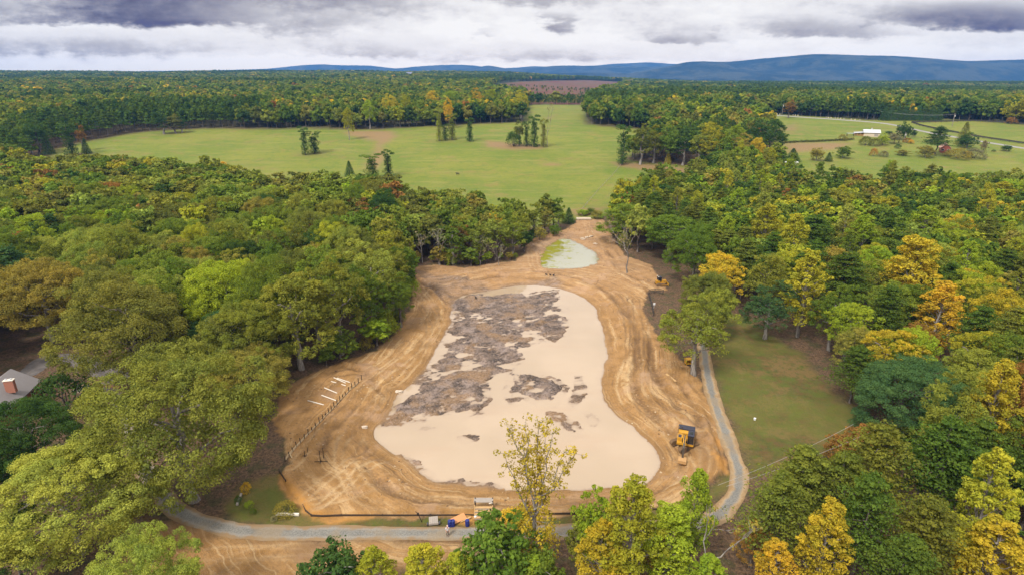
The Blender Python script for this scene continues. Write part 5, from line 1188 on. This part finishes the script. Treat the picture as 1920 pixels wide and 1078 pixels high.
P0 = at(784, 977); e = thing('hand_pump', 'dark iron hand pump standing crooked on the grass verge', 'pump', P0, .4)
MB().tube([(0.5, -.3, -.1), (.1, 0, 1.1)], .06, 8).build('pipe', RUST, e); m = MB(); m.ell((.05, .02, 1.25), (.17, .17, .24)); m.bar((.05, 0, 1.35), (-.25, .2, 1.65), .06); m.build('head', RUST, e)
def plank(name, a, b, w, h, mat, label, cat, group=None, lift=.08):
    A, B = at(*a), at(*b); mid = (A + B) / 2; mid[2] = max(mid[2], (A[2] + B[2]) / 2) + lift; m = MB(); m.bar(A - mid + np.array((0, 0, lift)), B - mid + np.array((0, 0, lift)), w, h); return tag(m.build(name, mat, None, .01), label, cat, group, mid)
BL = [((626, 708), (648, 718)), ((632, 709), (656, 717)), ((621, 715), (648, 723)), ((608, 727), (632, 737)), ((603, 741), (630, 751)), ((577, 751), (607, 759))]
for (a, b_), nm in zip(BL, ('white board in the crossed pair, the one lying farther downhill', 'white board in the crossed pair, the one pointing at the fence top', 'white board just below the crossed pair of boards', 'white board alone in the middle of the row above the fence', 'white board second from the brownish oak limb', 'pale board partly under the brownish oak limb')): plank('white_board', a, b_, .18, .09, WHITE, nm, 'board', 'white boards laid out above the fence')
for (px, py, h, x_, lb) in ((601, 866, 2.2, 1.0, 'dark iron stake with a crossbar at its foot, nearest the water'), (607, 858, 1.9, 0, 'tall thin iron stake just behind the stake with the crossbar'), (571.5, 855, 1.0, .4, 'short iron stake with a thin bar, close to the board fence'), (577, 847, .9, 0, 'short plain iron stake farthest from the stake with the crossbar')):
    P0 = at(px, py); e = thing('iron_stake', lb, 'stake', P0, 0, 'iron stakes in the sand by the fence'); MB().tube([(0, 0, -.2), (.03, 0, h)], .05, 6).build('shaft', RUST, e)
    if x_: m = MB(); m.bar((-x_, 0, .12), (x_ * 1.1, .12, .10), .07); m.bar((0, -x_ * .4, .1), (.1, x_ * .6, .1), .06); m.build('crossbar', RUST, e)
plank('timber', (1249, 702), (1267, 716), .42, .2, WOODN, 'yellow squared timber lying on the churned earth by the roadside olive tree', 'timber', None, .12)
plank('log', (517, 965), (561, 966), .3, .3, WHITE, 'pale peeled log lying among the brush by the gravel road', 'log', None, .2)
plank('log', (445, 949), (453, 928), .3, .25, WOODG, 'tan log leaning at the dark hollow under the large round oak', 'log', None, .3)
P0 = at(1415, 787); tag(MB().tube([(0, 0, 0), (0, 0, .02), (0, 0, .40)], [.17, .18, .22], 14).build('bucket', WRAP), 'white bucket standing alone on the mown lawn', 'bucket', None, P0)
P0 = at(933, 966); tag(MB().tube([(0, 0, 0), (0, 0, .36)], [.15, .19], 12).build('bucket', WRAP), 'small white bucket beside the foot of the wooden steps', 'bucket', None, at(891, 971))

# --- person on the road
P0 = at(839.5, 1004.5); pr = thing('person', 'person in a white shirt, grey trousers and pale cap standing on the gravel road', 'person', P0, R(12))
def skin(name, mat, pts, edges, parent, sub=2):
    me = bpy.data.meshes.new(name); me.from_pydata([p[:3] for p in pts], edges, []); me.materials.append(mat); o = bpy.data.objects.new(name, me); C.objects.link(o); o.parent = parent
    md = o.modifiers.new('skin', 'SKIN')
    for v, p in zip(me.skin_vertices[0].data, pts): v.radius = (p[3], p[4] if len(p) > 4 else p[3])
    me.skin_vertices[0].data[0].use_root = True
    md.use_smooth_shade = True; m = o.modifiers.new('sub', 'SUBSURF'); m.levels = m.render_levels = sub; return o
pt_ = [(0, 0, .95, .13, .10), (0, 0, 1.2, .14, .10), (0, 0, 1.42, .16, .10), (0, .0, 1.52, .055), (0, -.01, 1.60, .075), (0, -.02, 1.70, .085), (0, -.01, 1.77, .05)]
ed = [(0, 1), (1, 2), (2, 3), (3, 4), (4, 5), (5, 6)]
for s_ in (-1, 1):
    n = len(pt_); pt_ += [(s_ * .19, 0, 1.42, .05), (s_ * .25, .02, 1.15, .042), (s_ * .21, -.16, .97, .032), (s_ * .18, -.24, .93, .03)]; ed += [(2, n), (n, n + 1), (n + 1, n + 2), (n + 2, n + 3)]
    for f in range(4): k = len(pt_); pt_ += [(s_ * (.155 + f * .018), -.30, .92, .010), (s_ * (.155 + f * .018), -.335 + abs(f - 1.5) * .008, .895, .008)]; ed += [(n + 3, k), (k, k + 1)]
    k = len(pt_); pt_ += [(s_ * .145, -.25, .95, .010), (s_ * .13, -.28, .945, .008)]; ed += [(n + 3, k), (k, k + 1)]
    n = len(pt_); pt_ += [(s_ * .10, 0, .88, .085), (s_ * .11, -.02, .50, .058), (s_ * .11, .01, .10, .042), (s_ * .12, -.14, .04, .04)]; ed += [(0, n), (n, n + 1), (n + 1, n + 2), (n + 2, n + 3)]
skin('body', SKIN, pt_, ed, pr)
st = [(0, 0, .92, .155, .12), (0, 0, 1.2, .16, .12), (0, 0, 1.42, .175, .115), (0, 0, 1.50, .075)]; se_ = [(0, 1), (1, 2), (2, 3)]
for s_ in (-1, 1): n = len(st); st += [(s_ * .20, 0, 1.42, .07), (s_ * .245, .01, 1.22, .062), (s_ * .25, .01, 1.13, .058)]; se_ += [(2, n), (n, n + 1), (n + 1, n + 2)]
skin('shirt', SHIRT, st, se_, pr)
tt = [(0, 0, .96, .15, .115)]; te = []
for s_ in (-1, 1): n = len(tt); tt += [(s_ * .10, 0, .86, .10), (s_ * .11, -.02, .5, .075), (s_ * .11, .01, .10, .065)]; te += [(0, n), (n, n + 1), (n + 1, n + 2)]
skin('trousers', TROU, tt, te, pr)
m = MB(); m.ell((0, -.005, 1.77), (.105, .115, .075), 14, 8); m.box((0, -.13, 1.755), (.15, .12, .018)); m.build('cap', CAPM, pr)
for s_ in (-1, 1): m = MB(); m.ell((s_ * .12, -.07, .045), (.055, .14, .05)); m.build('shoe', BLK, pr)

# --- house at the left edge: the gable end with its chimney shows
RB = np.array((0, 0, CAM_H)) + ray(78, 712) * ((3.0 - CAM_H) / ray(78, 712)[2]); RC = np.array((0, 0, CAM_H)) + ray(-14, 800) * ((3.0 - CAM_H) / ray(-14, 800)[2]); RA = np.array((0, 0, CAM_H)) + ray(14, 696) * ((6.0 - CAM_H) / ray(14, 696)[2])
ev = RC - RB; ev[2] = 0; ln = np.linalg.norm(ev); ev /= ln; nv = np.array((ev[1], -ev[0], 0))
if nv @ (RA - RB) < 0: nv = -nv
half = float(nv @ (RA - RB)); hb = Vector(RB); hb.z = 0
hs = thing('house', 'house with a grey shingled gable roof and brick chimney at the left edge', 'house', (RB[0], RB[1], float(gz(RB[0], RB[1]))), math.atan2(ev[1], ev[0]))
sgn = 1 if (np.array((-ev[1], ev[0], 0)) @ nv) > 0 else -1; Lh = ln + 6
def hb_(x, y, z): return (x, sgn * y, z)
V = []; F = []
for x_ in (-.0, Lh): V += [hb_(x_, 0, 3.0), hb_(x_, half, 6.0), hb_(x_, 2 * half, 3.0), hb_(x_, 2 * half, 2.82), hb_(x_, half, 5.82), hb_(x_, 0, 2.82)]
F = [(0, 1, 7, 6), (1, 2, 8, 7), (2, 3, 9, 8), (3, 4, 10, 9), (4, 5, 11, 10), (5, 0, 6, 11), (5, 4, 3, 2, 1, 0), (6, 7, 8, 9, 10, 11)]
rf = MB().add(V, F).build('roof', SHIN, hs); m = MB()
w0, w1 = .5, 2 * half - .5; zt = 2.82 + 3.0 * .5 / half - .02
V = [hb_(.5, w0, 0), hb_(.5, w1, 0), hb_(.5, w1, zt), hb_(.5, half, 5.7), hb_(.5, w0, zt), hb_(Lh - .5, w0, 0), hb_(Lh - .5, w1, 0), hb_(Lh - .5, w1, zt), hb_(Lh - .5, half, 5.7), hb_(Lh - .5, w0, zt)]
m.add(V, [(0, 1, 2, 3, 4), (9, 8, 7, 6, 5), (0, 4, 9, 5), (1, 6, 7, 2)]); m.build('wall', BRICK, hs)
for x_ in (3, 7): fr = MB().box(hb_(x_, .47, 1.7), (1.2, .06, 1.3)).build('window', WHITE, hs); MB().box(hb_(x_, .44, 1.7), (1.0, .05, 1.1)).build('pane', GLASS, fr)
cp = np.array((0, 0, CAM_H)) + ray(19, 722) * ((5.6 - CAM_H) / ray(19, 722)[2]); rel = cp - RB; cx, cy = float(rel @ ev), abs(float(rel @ nv))
ch = MB().box(hb_(cx, cy, 5.4), (.75, 1.5, 2.4)).build('chimney', BRICK, rf, .02)
MB().box(hb_(cx, cy, 6.66), (.9, 1.65, .12)).build('chimney_cap', WHITE, ch)
for s_ in (-.4, .4): MB().tube([hb_(cx, cy + s_, 6.7), hb_(cx, cy + s_, 6.95)], .16, 10).build('flue', TINW, ch)
plank('garden_wall', (170, 721), (226, 728), .4, .5, BRICK, 'low brick garden wall beside the drive behind the wide dark shrub', 'wall', None, .1)

# --- pen of rails near the bulldozer
def railfence(name, pts, label, cat, step, h, mat, rails, w=.12, group=None, rw=.05):
    Q = [at(*p) for p in pts]; base = Vector(Q[0]); e = thing(name, label, cat, base, 0, group); L = resample(np.array([q_[:2] for q_ in Q]), .5); ac = np.concatenate([[0], np.cumsum(np.linalg.norm(np.diff(L, axis=0), axis=1))]); n = int(ac[-1] / step) + 1; pv = None
    rm_ = [MB() for _ in rails]
    for i in range(n + 1):
        d = ac[-1] * i / n; p = np.array((np.interp(d, ac, L[:, 0]), np.interp(d, ac, L[:, 1]))); r_ = Vector((p[0] - base[0], p[1] - base[1], float(gz(*p)) - base[2]))
        MB().box(r_ + Vector((0, 0, h / 2 - .1)), (w, w, h + .2)).build('post', mat, e)
        if pv is not None:
            for m_, f in zip(rm_, rails): m_.bar(pv + Vector((0, 0, h * f)), r_ + Vector((0, 0, h * f)), rw, rw * 2.2)
        pv = r_
    for m_ in rm_: m_.build('rail', mat, e)
    return e
railfence('rail_pen', [(1243, 552), (1217, 551), (1220, 570), (1225, 592)], 'grey rail pen fence beside the round grey-green tree', 'fence', 2.4, 1.5, DFEN, (.35, .65, .95), .14, None, .07)
P0 = at(1226, 578); tag(MB().box((0, 0, 1.3), (.55, .05, .6)).bar((0, .04, 0), (0, .04, 1.3), .06).build('small_sign', WRAP), 'small white sign by the rail pen', 'sign', None, P0)
# --- upper pond: slab bridge, rocks
A, B = at(1081, 412), at(1108, 412); md_ = (A + B) / 2; br = thing('slab_bridge', 'pale concrete slab bridge across the ditch at the pasture corner', 'bridge', md_, math.atan2(B[1] - A[1], B[0] - A[0])); Lb = np.linalg.norm(B - A)
MB().box((0, 0, .35), (Lb, 2.6, .3)).build('deck', CONC, br, .03)
for s_ in (-1, 1): MB().box((0, s_ * 1.2, .62), (Lb, .2, .24)).build('kerb', CONC, br)
for s_ in (-1, 1): MB().box((s_ * Lb * .42, 0, -.1), (.5, 2.4, .6)).build('pier', CONC, br)
def rock(px, py, sx, sy, sz, label, rz):
    m = MB(); m.ell((0, 0, sz * .5), (sx, sy, sz), 9, 6); m.V = [tuple(np.array(v) * (1 + .22 * math.sin(v[0] * 7 + v[1] * 5 + i * 1.7))) for i, v in enumerate(m.V)]
    return tag(m.build('rock', ROCK), label, 'rock', 'pale boulders by the upper pond', at(px, py), rz)
rock(1093, 449, 1.1, .55, .4, 'long pale boulder lying aslant at the corner of the small pond', -.6); rock(1100, 447, .75, .6, .5, 'rounded pale boulder in the middle of three by the small pond', .3); rock(1108, 445, 1.0, .5, .45, 'pale boulder nearest the slab bridge, by the small pond', .6); rock(1116, 458, .9, .35, .3, 'flat pale boulder beside the tracks right of the small pond', -.5)
for px, py, sx, lb in ((748, 735, .8, 'pale boulder on the muddy shore left of the mud flats'), (684, 802, .55, 'flat white stone on the sand left of the water')): o = rock(px, py, sx, sx * .6, .3, lb, .2); o['group'] = 'pale stones on the shore'
# --- vultures on the berm
def bird(px, py, rz, label):
    e = thing('bird', label, 'bird', at(px, py), rz, 'black birds on the sand'); m = MB(); m.ell((0, 0, .42), (.17, .32, .20), 12, 8); m.tube([(0, .2, .52), (0, .33, .68), (0, .38, .74)], [.09, .06, .05], 8); m.ell((0, .42, .77), (.055, .08, .055)); m.tube([(0, -.25, .38), (0, -.5, .28)], [.10, .05], 6)
    for s_ in (-1, 1): m.tube([(s_ * .07, 0, .28), (s_ * .07, .02, 0)], .018, 5)
    m.build('body', HIDE, e); MB().tube([(0, .48, .765), (0, .56, .74)], [.025, .008], 6).build('beak', STEEL, e)
    for s_ in (-1, 1): m = MB(); m.ell((s_ * .16, -.08, .44), (.05, .32, .15), 8, 6); m.build('wing', HIDE, e)
bird(1024, 517, 1.2, 'small black bird at the left end of the three on the sandy berm'); bird(1031.5, 517.5, 2.2, 'black bird in the middle of the three on the sandy berm'); bird(1038, 518, -.6, 'black bird at the right end of the three on the sandy berm'); bird(892, 560, .5, 'black bird alone on the grey mud at the head of the pond')
# --- cattle
def cow(px, py, rz, label):
    e = thing('cow', label, 'cow', at(px, py), rz, 'black cattle in the pasture')
    pts = [(0, -.75, 1.15, .30, .34), (0, -.2, 1.08, .34, .40), (0, .45, 1.10, .30, .38), (0, .85, 1.25, .17, .22), (0, 1.15, 1.32, .13, .15), (0, 1.4, 1.16, .09)]; eg = [(0, 1), (1, 2), (2, 3), (3, 4), (4, 5)]
    for y_, i, k in ((-.75, 0, -1), (.5, 2, 1)):
        for s_ in (-1, 1): n = len(pts); pts += [(s_ * .20, y_, .85, .12), (s_ * .20, y_ - .07 * k * -1, .45, .065), (s_ * .20, y_ + .02, .05, .055)]; eg += [(i, n), (n, n + 1), (n + 1, n + 2)]
    n = len(pts); pts += [(0, -1.08, 1.2, .05), (0, -1.15, .6, .04)]; eg += [(0, n), (n, n + 1)]
    skin('body', HIDE, pts, eg, e, 1)
    for s_ in (-1, 1): m = MB(); m.ell((s_ * .2, 1.08, 1.40), (.10, .03, .06)); m.build('ear', HIDE, e)
cow(858, 329, 1.5, 'black cow alone in the near pasture')
for px, rz, lb in ((964, 1.4, 'black cow under the round tree of the cattle clump'), (987, -1.4, 'black cow at the foot of the narrow ivy-clad tree'), (994, 1.7, 'black cow between the two tallest trunks of the cattle clump'), (1005, 1.3, 'black cow just right of the pale trunk in the cattle clump'), (1010, -1.6, 'black cow before the dark gap of the cattle clump'), (1024, 1.6, 'black cow at the outer end of the cattle clump')): cow(px, 275.5, rz, lb)
# --- the farm beyond the woods
P0 = at(1618, 254); wpx = project(P0)[2] / FPX; bn = thing('barn', 'pale barn with a white tin roof, a lower side shed and stacked hay inside', 'barn', P0, R(-24))
Lw, Ww, hh, hr = 32 * wpx, 26 * wpx, 10 * wpx * .55, 16 * wpx * .62
def gable(e, x0, x1, y0, y1, h, r, wm, rm_, ov=.5, th=.25, rname='roof'):
    ym = (y0 + y1) / 2; MB().add([(x0, y0, -1), (x0, y1, -1), (x0, y1, h), (x0, ym, r), (x0, y0, h), (x1, y0, -1), (x1, y1, -1), (x1, y1, h), (x1, ym, r), (x1, y0, h)], [(4, 3, 2, 1, 0), (5, 6, 7, 8, 9), (0, 5, 9, 4), (1, 2, 7, 6)]).build('wall', wm, e)
    k = (r - h) / (ym - y0); a = [(y0 - ov, h - ov * k + .06), (ym, r + .06), (y1 + ov, h - ov * k + .06), (y1 + ov, h - ov * k + .06 + th), (ym, r + .06 + th), (y0 - ov, h - ov * k + .06 + th)]
    V = [(x0 - ov, *p) for p in a] + [(x1 + ov, *p) for p in a]; n = 6
    return MB().add(V, [tuple(range(n)), tuple(range(2 * n - 1, n - 1, -1))] + [(i, n + i, n + (i + 1) % n, (i + 1) % n) for i in range(n)]).build(rname, rm_, e)
rf = gable(bn, 0, Lw * .8, -Ww / 2, Ww / 2, hh, hr, CREAM, TINW)
MB().box((Lw * .4, 0, hr + .7), (.8, .8, 1.2)).build('vent', TINW, rf)
m = MB(); m.add([(-Lw * .5, -Ww * .5, hh * .75), (-.1, -Ww * .5, hh * .98), (-.1, Ww * .3, hh * .98), (-Lw * .5, Ww * .3, hh * .75), (-Lw * .5, -Ww * .5, hh * .75 + .2), (-.1, -Ww * .5, hh * .98 + .2), (-.1, Ww * .3, hh * .98 + .2), (-Lw * .5, Ww * .3, hh * .75 + .2)], [(3, 2, 1, 0), (4, 5, 6, 7), (0, 1, 5, 4), (1, 2, 6, 5), (2, 3, 7, 6), (3, 0, 4, 7)]); m.build('shed_roof', TINW, bn)
MB().box((-Lw * .25, Ww * .28, hh * .3), (Lw * .48, .2, hh * .85)).build('shed_wall', paint('dark_red_wall', (.10, .03, .025), .9), bn)
for i in range(4): MB().box((-Lw * .48 + i * Lw * .155, -Ww * .47, hh * .32), (.3, .3, hh * .9)).build('post', WOODN, bn)
m = MB()
for i in range(5): m.box((-Lw * .40 + i * 2.1, -Ww * .30, .6), (1.8, 1.6, 1.6))
m.build('hay_stack', paint('hay', (.52, .30, .10), .95), bn)
fr = MB().box((Lw * .62, -Ww / 2 - .05, hh * .35), (2.6, .12, hh * .75)).build('door', WOODG, bn)
P0 = at(1594, 256); sh = thing('lean_to', 'low flat tin-roofed shelter beside the pale barn', 'shelter', P0, R(-12)); MB().box((0, 0, 2.2), (12 * wpx, 5 * wpx, .2)).build('roof', TINW, sh)
for a in (-1, 1):
    for b_ in (-1, 1): MB().box((a * 5.6 * wpx, b_ * 2.2 * wpx, 1.0), (.2, .2, 2.4)).build('post', WOODD, sh)
P0 = at(1770, 285); w2_ = project(P0)[2] / FPX; hs2 = thing('house', 'red brick house with a salmon roof behind the big dark pine', 'house', P0, R(62)); L2 = 26 * w2_
gable(hs2, -L2 * .5, L2 * .5, -L2 * .28, L2 * .28, 3.0, 5.6, BRICKR, ROOFR)
for x_ in (-L2 * .25, L2 * .25): fr = MB().box((x_, L2 * .28 + .05, 1.6), (1.4, .12, 1.3)).build('window', WHITE, hs2); MB().box((x_, L2 * .28 + .12, 1.6), (1.2, .06, 1.1)).build('pane', GLASS, fr)
for y_ in (-1.5, 1.5): fr = MB().box((-L2 * .5 - .05, y_, 1.6), (.12, 1.3, 1.3)).build('window', WHITE, hs2); MB().box((-L2 * .5 - .12, y_, 1.6), (.06, 1.1, 1.1)).build('pane', GLASS, fr)
MB().box((L2 * .1, 0, 6.0), (1.0, .8, 1.6)).build('chimney', BRICKR, hs2)
P0 = at(768, 149.5); w3 = project(P0)[2] / FPX; hs3 = thing('house', 'pale house with a grey roof on the wooded ridge far away', 'house', (P0[0], P0[1], P0[2]), .2)
gable(hs3, -5 * w3, 5 * w3, -3.5 * w3, 3.5 * w3, 14, 22, paint('bluish_white_wall', (.50, .50, .58), .8), paint('slate_roof', (.20, .20, .26), .8), .8, .4)
for x_ in (-3 * w3, 0, 3 * w3): fr = MB().box((x_, -3.5 * w3 - .05, 9), (2.2, .12, 3)).build('window', GLASS, hs3)
def pole(px, base, top, label, arm=True):
    p = at(px, base); d = ray(px, top); H = CAM_H + d[2] * p[1] / d[1] - p[2]; e = thing('utility_pole', label, 'utility pole', p, .4, 'utility poles along the country road')
    MB().tube([(0, 0, -.5), (0, 0, H)], [.26, .18], 8).build('shaft', DARKP, e)
    if arm: MB().box((0, 0, H - .8), (3.2, .22, .22)).build('crossarm', DARKP, e)
    MB().tube([(.45, 0, H - 2.6), (.45, 0, H - 1.4)], .4, 10).build('transformer', WRAP, e); return p + np.array((0, 0, H - .8))
q1 = pole(1466, 216, 195.5, 'utility pole at the far end of the country road, by the russet-topped tree'); q2 = pole(1639, 224.5, 206, 'utility pole where the country road starts to bend'); q3 = pole(1785, 238, 213.5, 'tall utility pole in the pasture behind the layered spruce'); pole(1695, 264, 248, 'short utility pole among the bushes behind the pale barn', False)
def cable(a, b_, sag, label, r=.04, name='power_cable'):
    a, b_ = np.array(a), np.array(b_); t_ = np.linspace(0, 1, 24); pts = a * (1 - t_)[:, None] + b_ * t_[:, None]; pts[:, 2] -= sag * 4 * t_ * (1 - t_); m = MB(); m.tube([tuple(p - a) for p in pts], r, 5); return tag(m.build(name, WIRE), label, 'cable', None, a)
cable(q1, q2, 2.0, 'thin overhead line between the two far utility poles', .07); cable(q2, q3, 2.0, 'thin overhead line from the road bend to the pasture pole', .07)
def lift(px, py, z): d = ray(px, py); return np.array((0, 0, CAM_H)) + d * ((z - CAM_H) / d[2])
cable(lift(1346, 909, 7), lift(1600, 795, 8), .5, 'upper of two grey cables crossing the mown lawn', .02); cable(lift(1362, 911, 7), lift(1640, 806, 8), .5, 'lower of two grey cables crossing the mown lawn', .02)
railfence('paddock_fence', [(1709, 231.2), (1764, 230), (1826, 228.5), (1900, 233), (1960, 238)], 'dark board fence along the back of the far pasture', 'fence', 6, 1.4, DFEN, (.4, .7, .98), .25, 'dark paddock fences', .16)
railfence('paddock_fence', [(1709, 231.2), (1730, 238), (1769, 246), (1833, 258), (1900, 268), (1960, 277)], 'dark board fence following the country road round the bend', 'fence', 6, 1.4, DFEN, (.4, .7, .98), .25, 'dark paddock fences', .16)
railfence('wire_fence', [(1166, 309), (1150, 328), (1136, 343), (1122, 358), (1105, 378), (1090, 396)], 'overgrown wire fence line crossing the near pasture', 'fence', 5, 1.1, WOODG, (.5, .9), .14, None, .02)
g = G(8)
for i, (px, r_, nm) in enumerate(((1466, .8, 'small white hay bale at the left end of the row'), (1474.5, 1.2, 'second white hay bale in the row'), (1484, 1.15, 'third white hay bale in the row'), (1492, 1.2, 'white hay bale at the right end of the row'))):
    p = at(px, 309.5); r2 = r_ * project(p)[2] / FPX * 2.7; m = MB(); m.tube([(-r2 * 1.0, 0, r2 * .85), (-r2 * .9, 0, r2 * .85), (r2 * .9, 0, r2 * .85), (r2 * 1.0, 0, r2 * .85)], [r2 * .8, r2, r2, r2 * .8], 14); tag(m.build('hay_bale', WRAP), nm + ' behind the right woods', 'hay bale', 'white wrapped hay bales', p, g.uniform(-.2, .2))
for i in range(16):
    px = (1452, 1457, 1462, 1487, 1491, 1496, 1549, 1553, 1558, 1566, 1571, 1576, 1582, 1596, 1603, 1612)[i]; p = at(px, np.interp(px, [a[0] for a in FARROAD_PX], [a[1] for a in FARROAD_PX]) - 2.2); w_ = project(p)[2] / FPX
    m = MB(); m.box((0, 0, w_ * 1.0), (w_ * 1.6, .5, w_ * 1.5)); m.box((0, 0, w_ * .12), (w_ * 2.2, .9, w_ * .3)); m.ell((0, 0, w_ * 1.45), (w_ * .8, .24, w_ * .3))
    tag(m.build('headstone', CONC if i % 3 else WOODG), 'pale stone marker in the row behind the country road', 'stone marker', 'stone markers along the country road', p, g.uniform(-.3, .3))
# low hedge bushes along the field boundary
hg = thing('hedgerow', 'thin dark hedgerow dividing the far pasture in front of the pale barn', 'hedge', at(1464, 269)); Lv = Leaves(G(3), .22); b0 = np.array(hg.location)
for px in np.arange(1464, 1600, 1.6): p = at(px, np.interp(px, (1464, 1530, 1600), (269, 266.5, 262.5))) - b0; Lv.clump(p + np.array((0, g.normal() * .8, .5)), g.uniform(.7, 1.7), 50, .8)
o = bpy.data.objects.new('foliage', Lv.mesh('foliage', LEAF)); C.objects.link(o); o.parent = hg; o.color = (.075, .075, .03, 1)

# clods and stones lying over the bare earth
g = G(55); V, F = [], []; n = 0
lo, hi = EARTH.min(0), EARTH.max(0); Pc = g.uniform(lo, hi, (16000, 2)); k = (sdist(Pc[:, 0], Pc[:, 1], EARTH) < -.5) & (sdist(Pc[:, 0], Pc[:, 1], POND) > .3) & (sdist(Pc[:, 0], Pc[:, 1], POND2) > .5) & (fbm(Pc[:, 0] / 6, Pc[:, 1] / 6, 301, 3) > .02); Pc = Pc[k][:3600]
oc = np.array([(1, 0, 0), (0, 1, 0), (-1, 0, 0), (0, -1, 0), (0, 0, 1), (.7, .7, .6), (-.7, .7, .5), (-.7, -.7, .6), (.7, -.7, .5)]); of = [(0, 1, 5, 5), (1, 2, 6, 6), (2, 3, 7, 7), (3, 0, 8, 8)]
for x_, y_ in Pc:
    s_ = .06 + .17 * g.random() ** 3; a = g.random() * 6.28; ca, sa = math.cos(a) * s_, math.sin(a) * s_; q = oc * g.uniform(.6, 1.25, oc.shape); z_ = float(gz(x_, y_)) - s_ * .15
    b0 = len(V); V += [(x_ + v[0] * ca - v[1] * sa, y_ + v[0] * sa + v[1] * ca, z_ + v[2] * s_ * .8) for v in q]
    F += [(b0 + i, b0 + j, b0 + k_) for i, j, k_ in ((0, 1, 5), (1, 2, 6), (2, 3, 7), (3, 0, 8), (5, 1, 6), (6, 2, 7), (7, 3, 8), (8, 0, 5), (4, 5, 6), (4, 6, 7), (4, 7, 8), (4, 8, 5))]
me = bpy.data.meshes.new('rubble'); me.from_pydata(V, [], F); o = bpy.data.objects.new('rubble', me); C.objects.link(o); o['kind'] = 'stuff'
m, t, oo = material('clods'); rp = node(t, 'ShaderNodeNewGeometry').outputs['Random Per Island']; rr_ = node(t, 'ShaderNodeValToRGB'); t.links.new(rp, rr_.inputs[0]); rr_.color_ramp.elements[0].color = (.10, .055, .028, 1); rr_.color_ramp.elements[1].color = (.40, .30, .19, 1); e_ = rr_.color_ramp.elements.new(.6); e_.color = (.27, .155, .07, 1); principled(t, oo, rr_.outputs[0], .95); me.materials.append(m)

# ------------------------------------------------------------------ the air
me = MB().box((0, 0, 0), (1, 1, 1)).mesh('haze'); hz = bpy.data.objects.new('haze', me); C.objects.link(hz); hz['kind'] = 'stuff'
zlo, zhi = min(float(Z.min()), -68.0) - 1, 400.0
hz.location = (0, 5400, (zlo + zhi) / 2); hz.scale = (20000, 12000, zhi - zlo)
m, t, o = material('haze'); v = node(t, 'ShaderNodeVolumePrincipled'); v.inputs['Color'].default_value = (*HAZE_COL, 1); v.inputs['Density'].default_value = HAZE_DEN; v.inputs['Anisotropy'].default_value = 0.0
t.links.new(v.outputs[0], o.inputs['Volume']); me.materials.append(m)
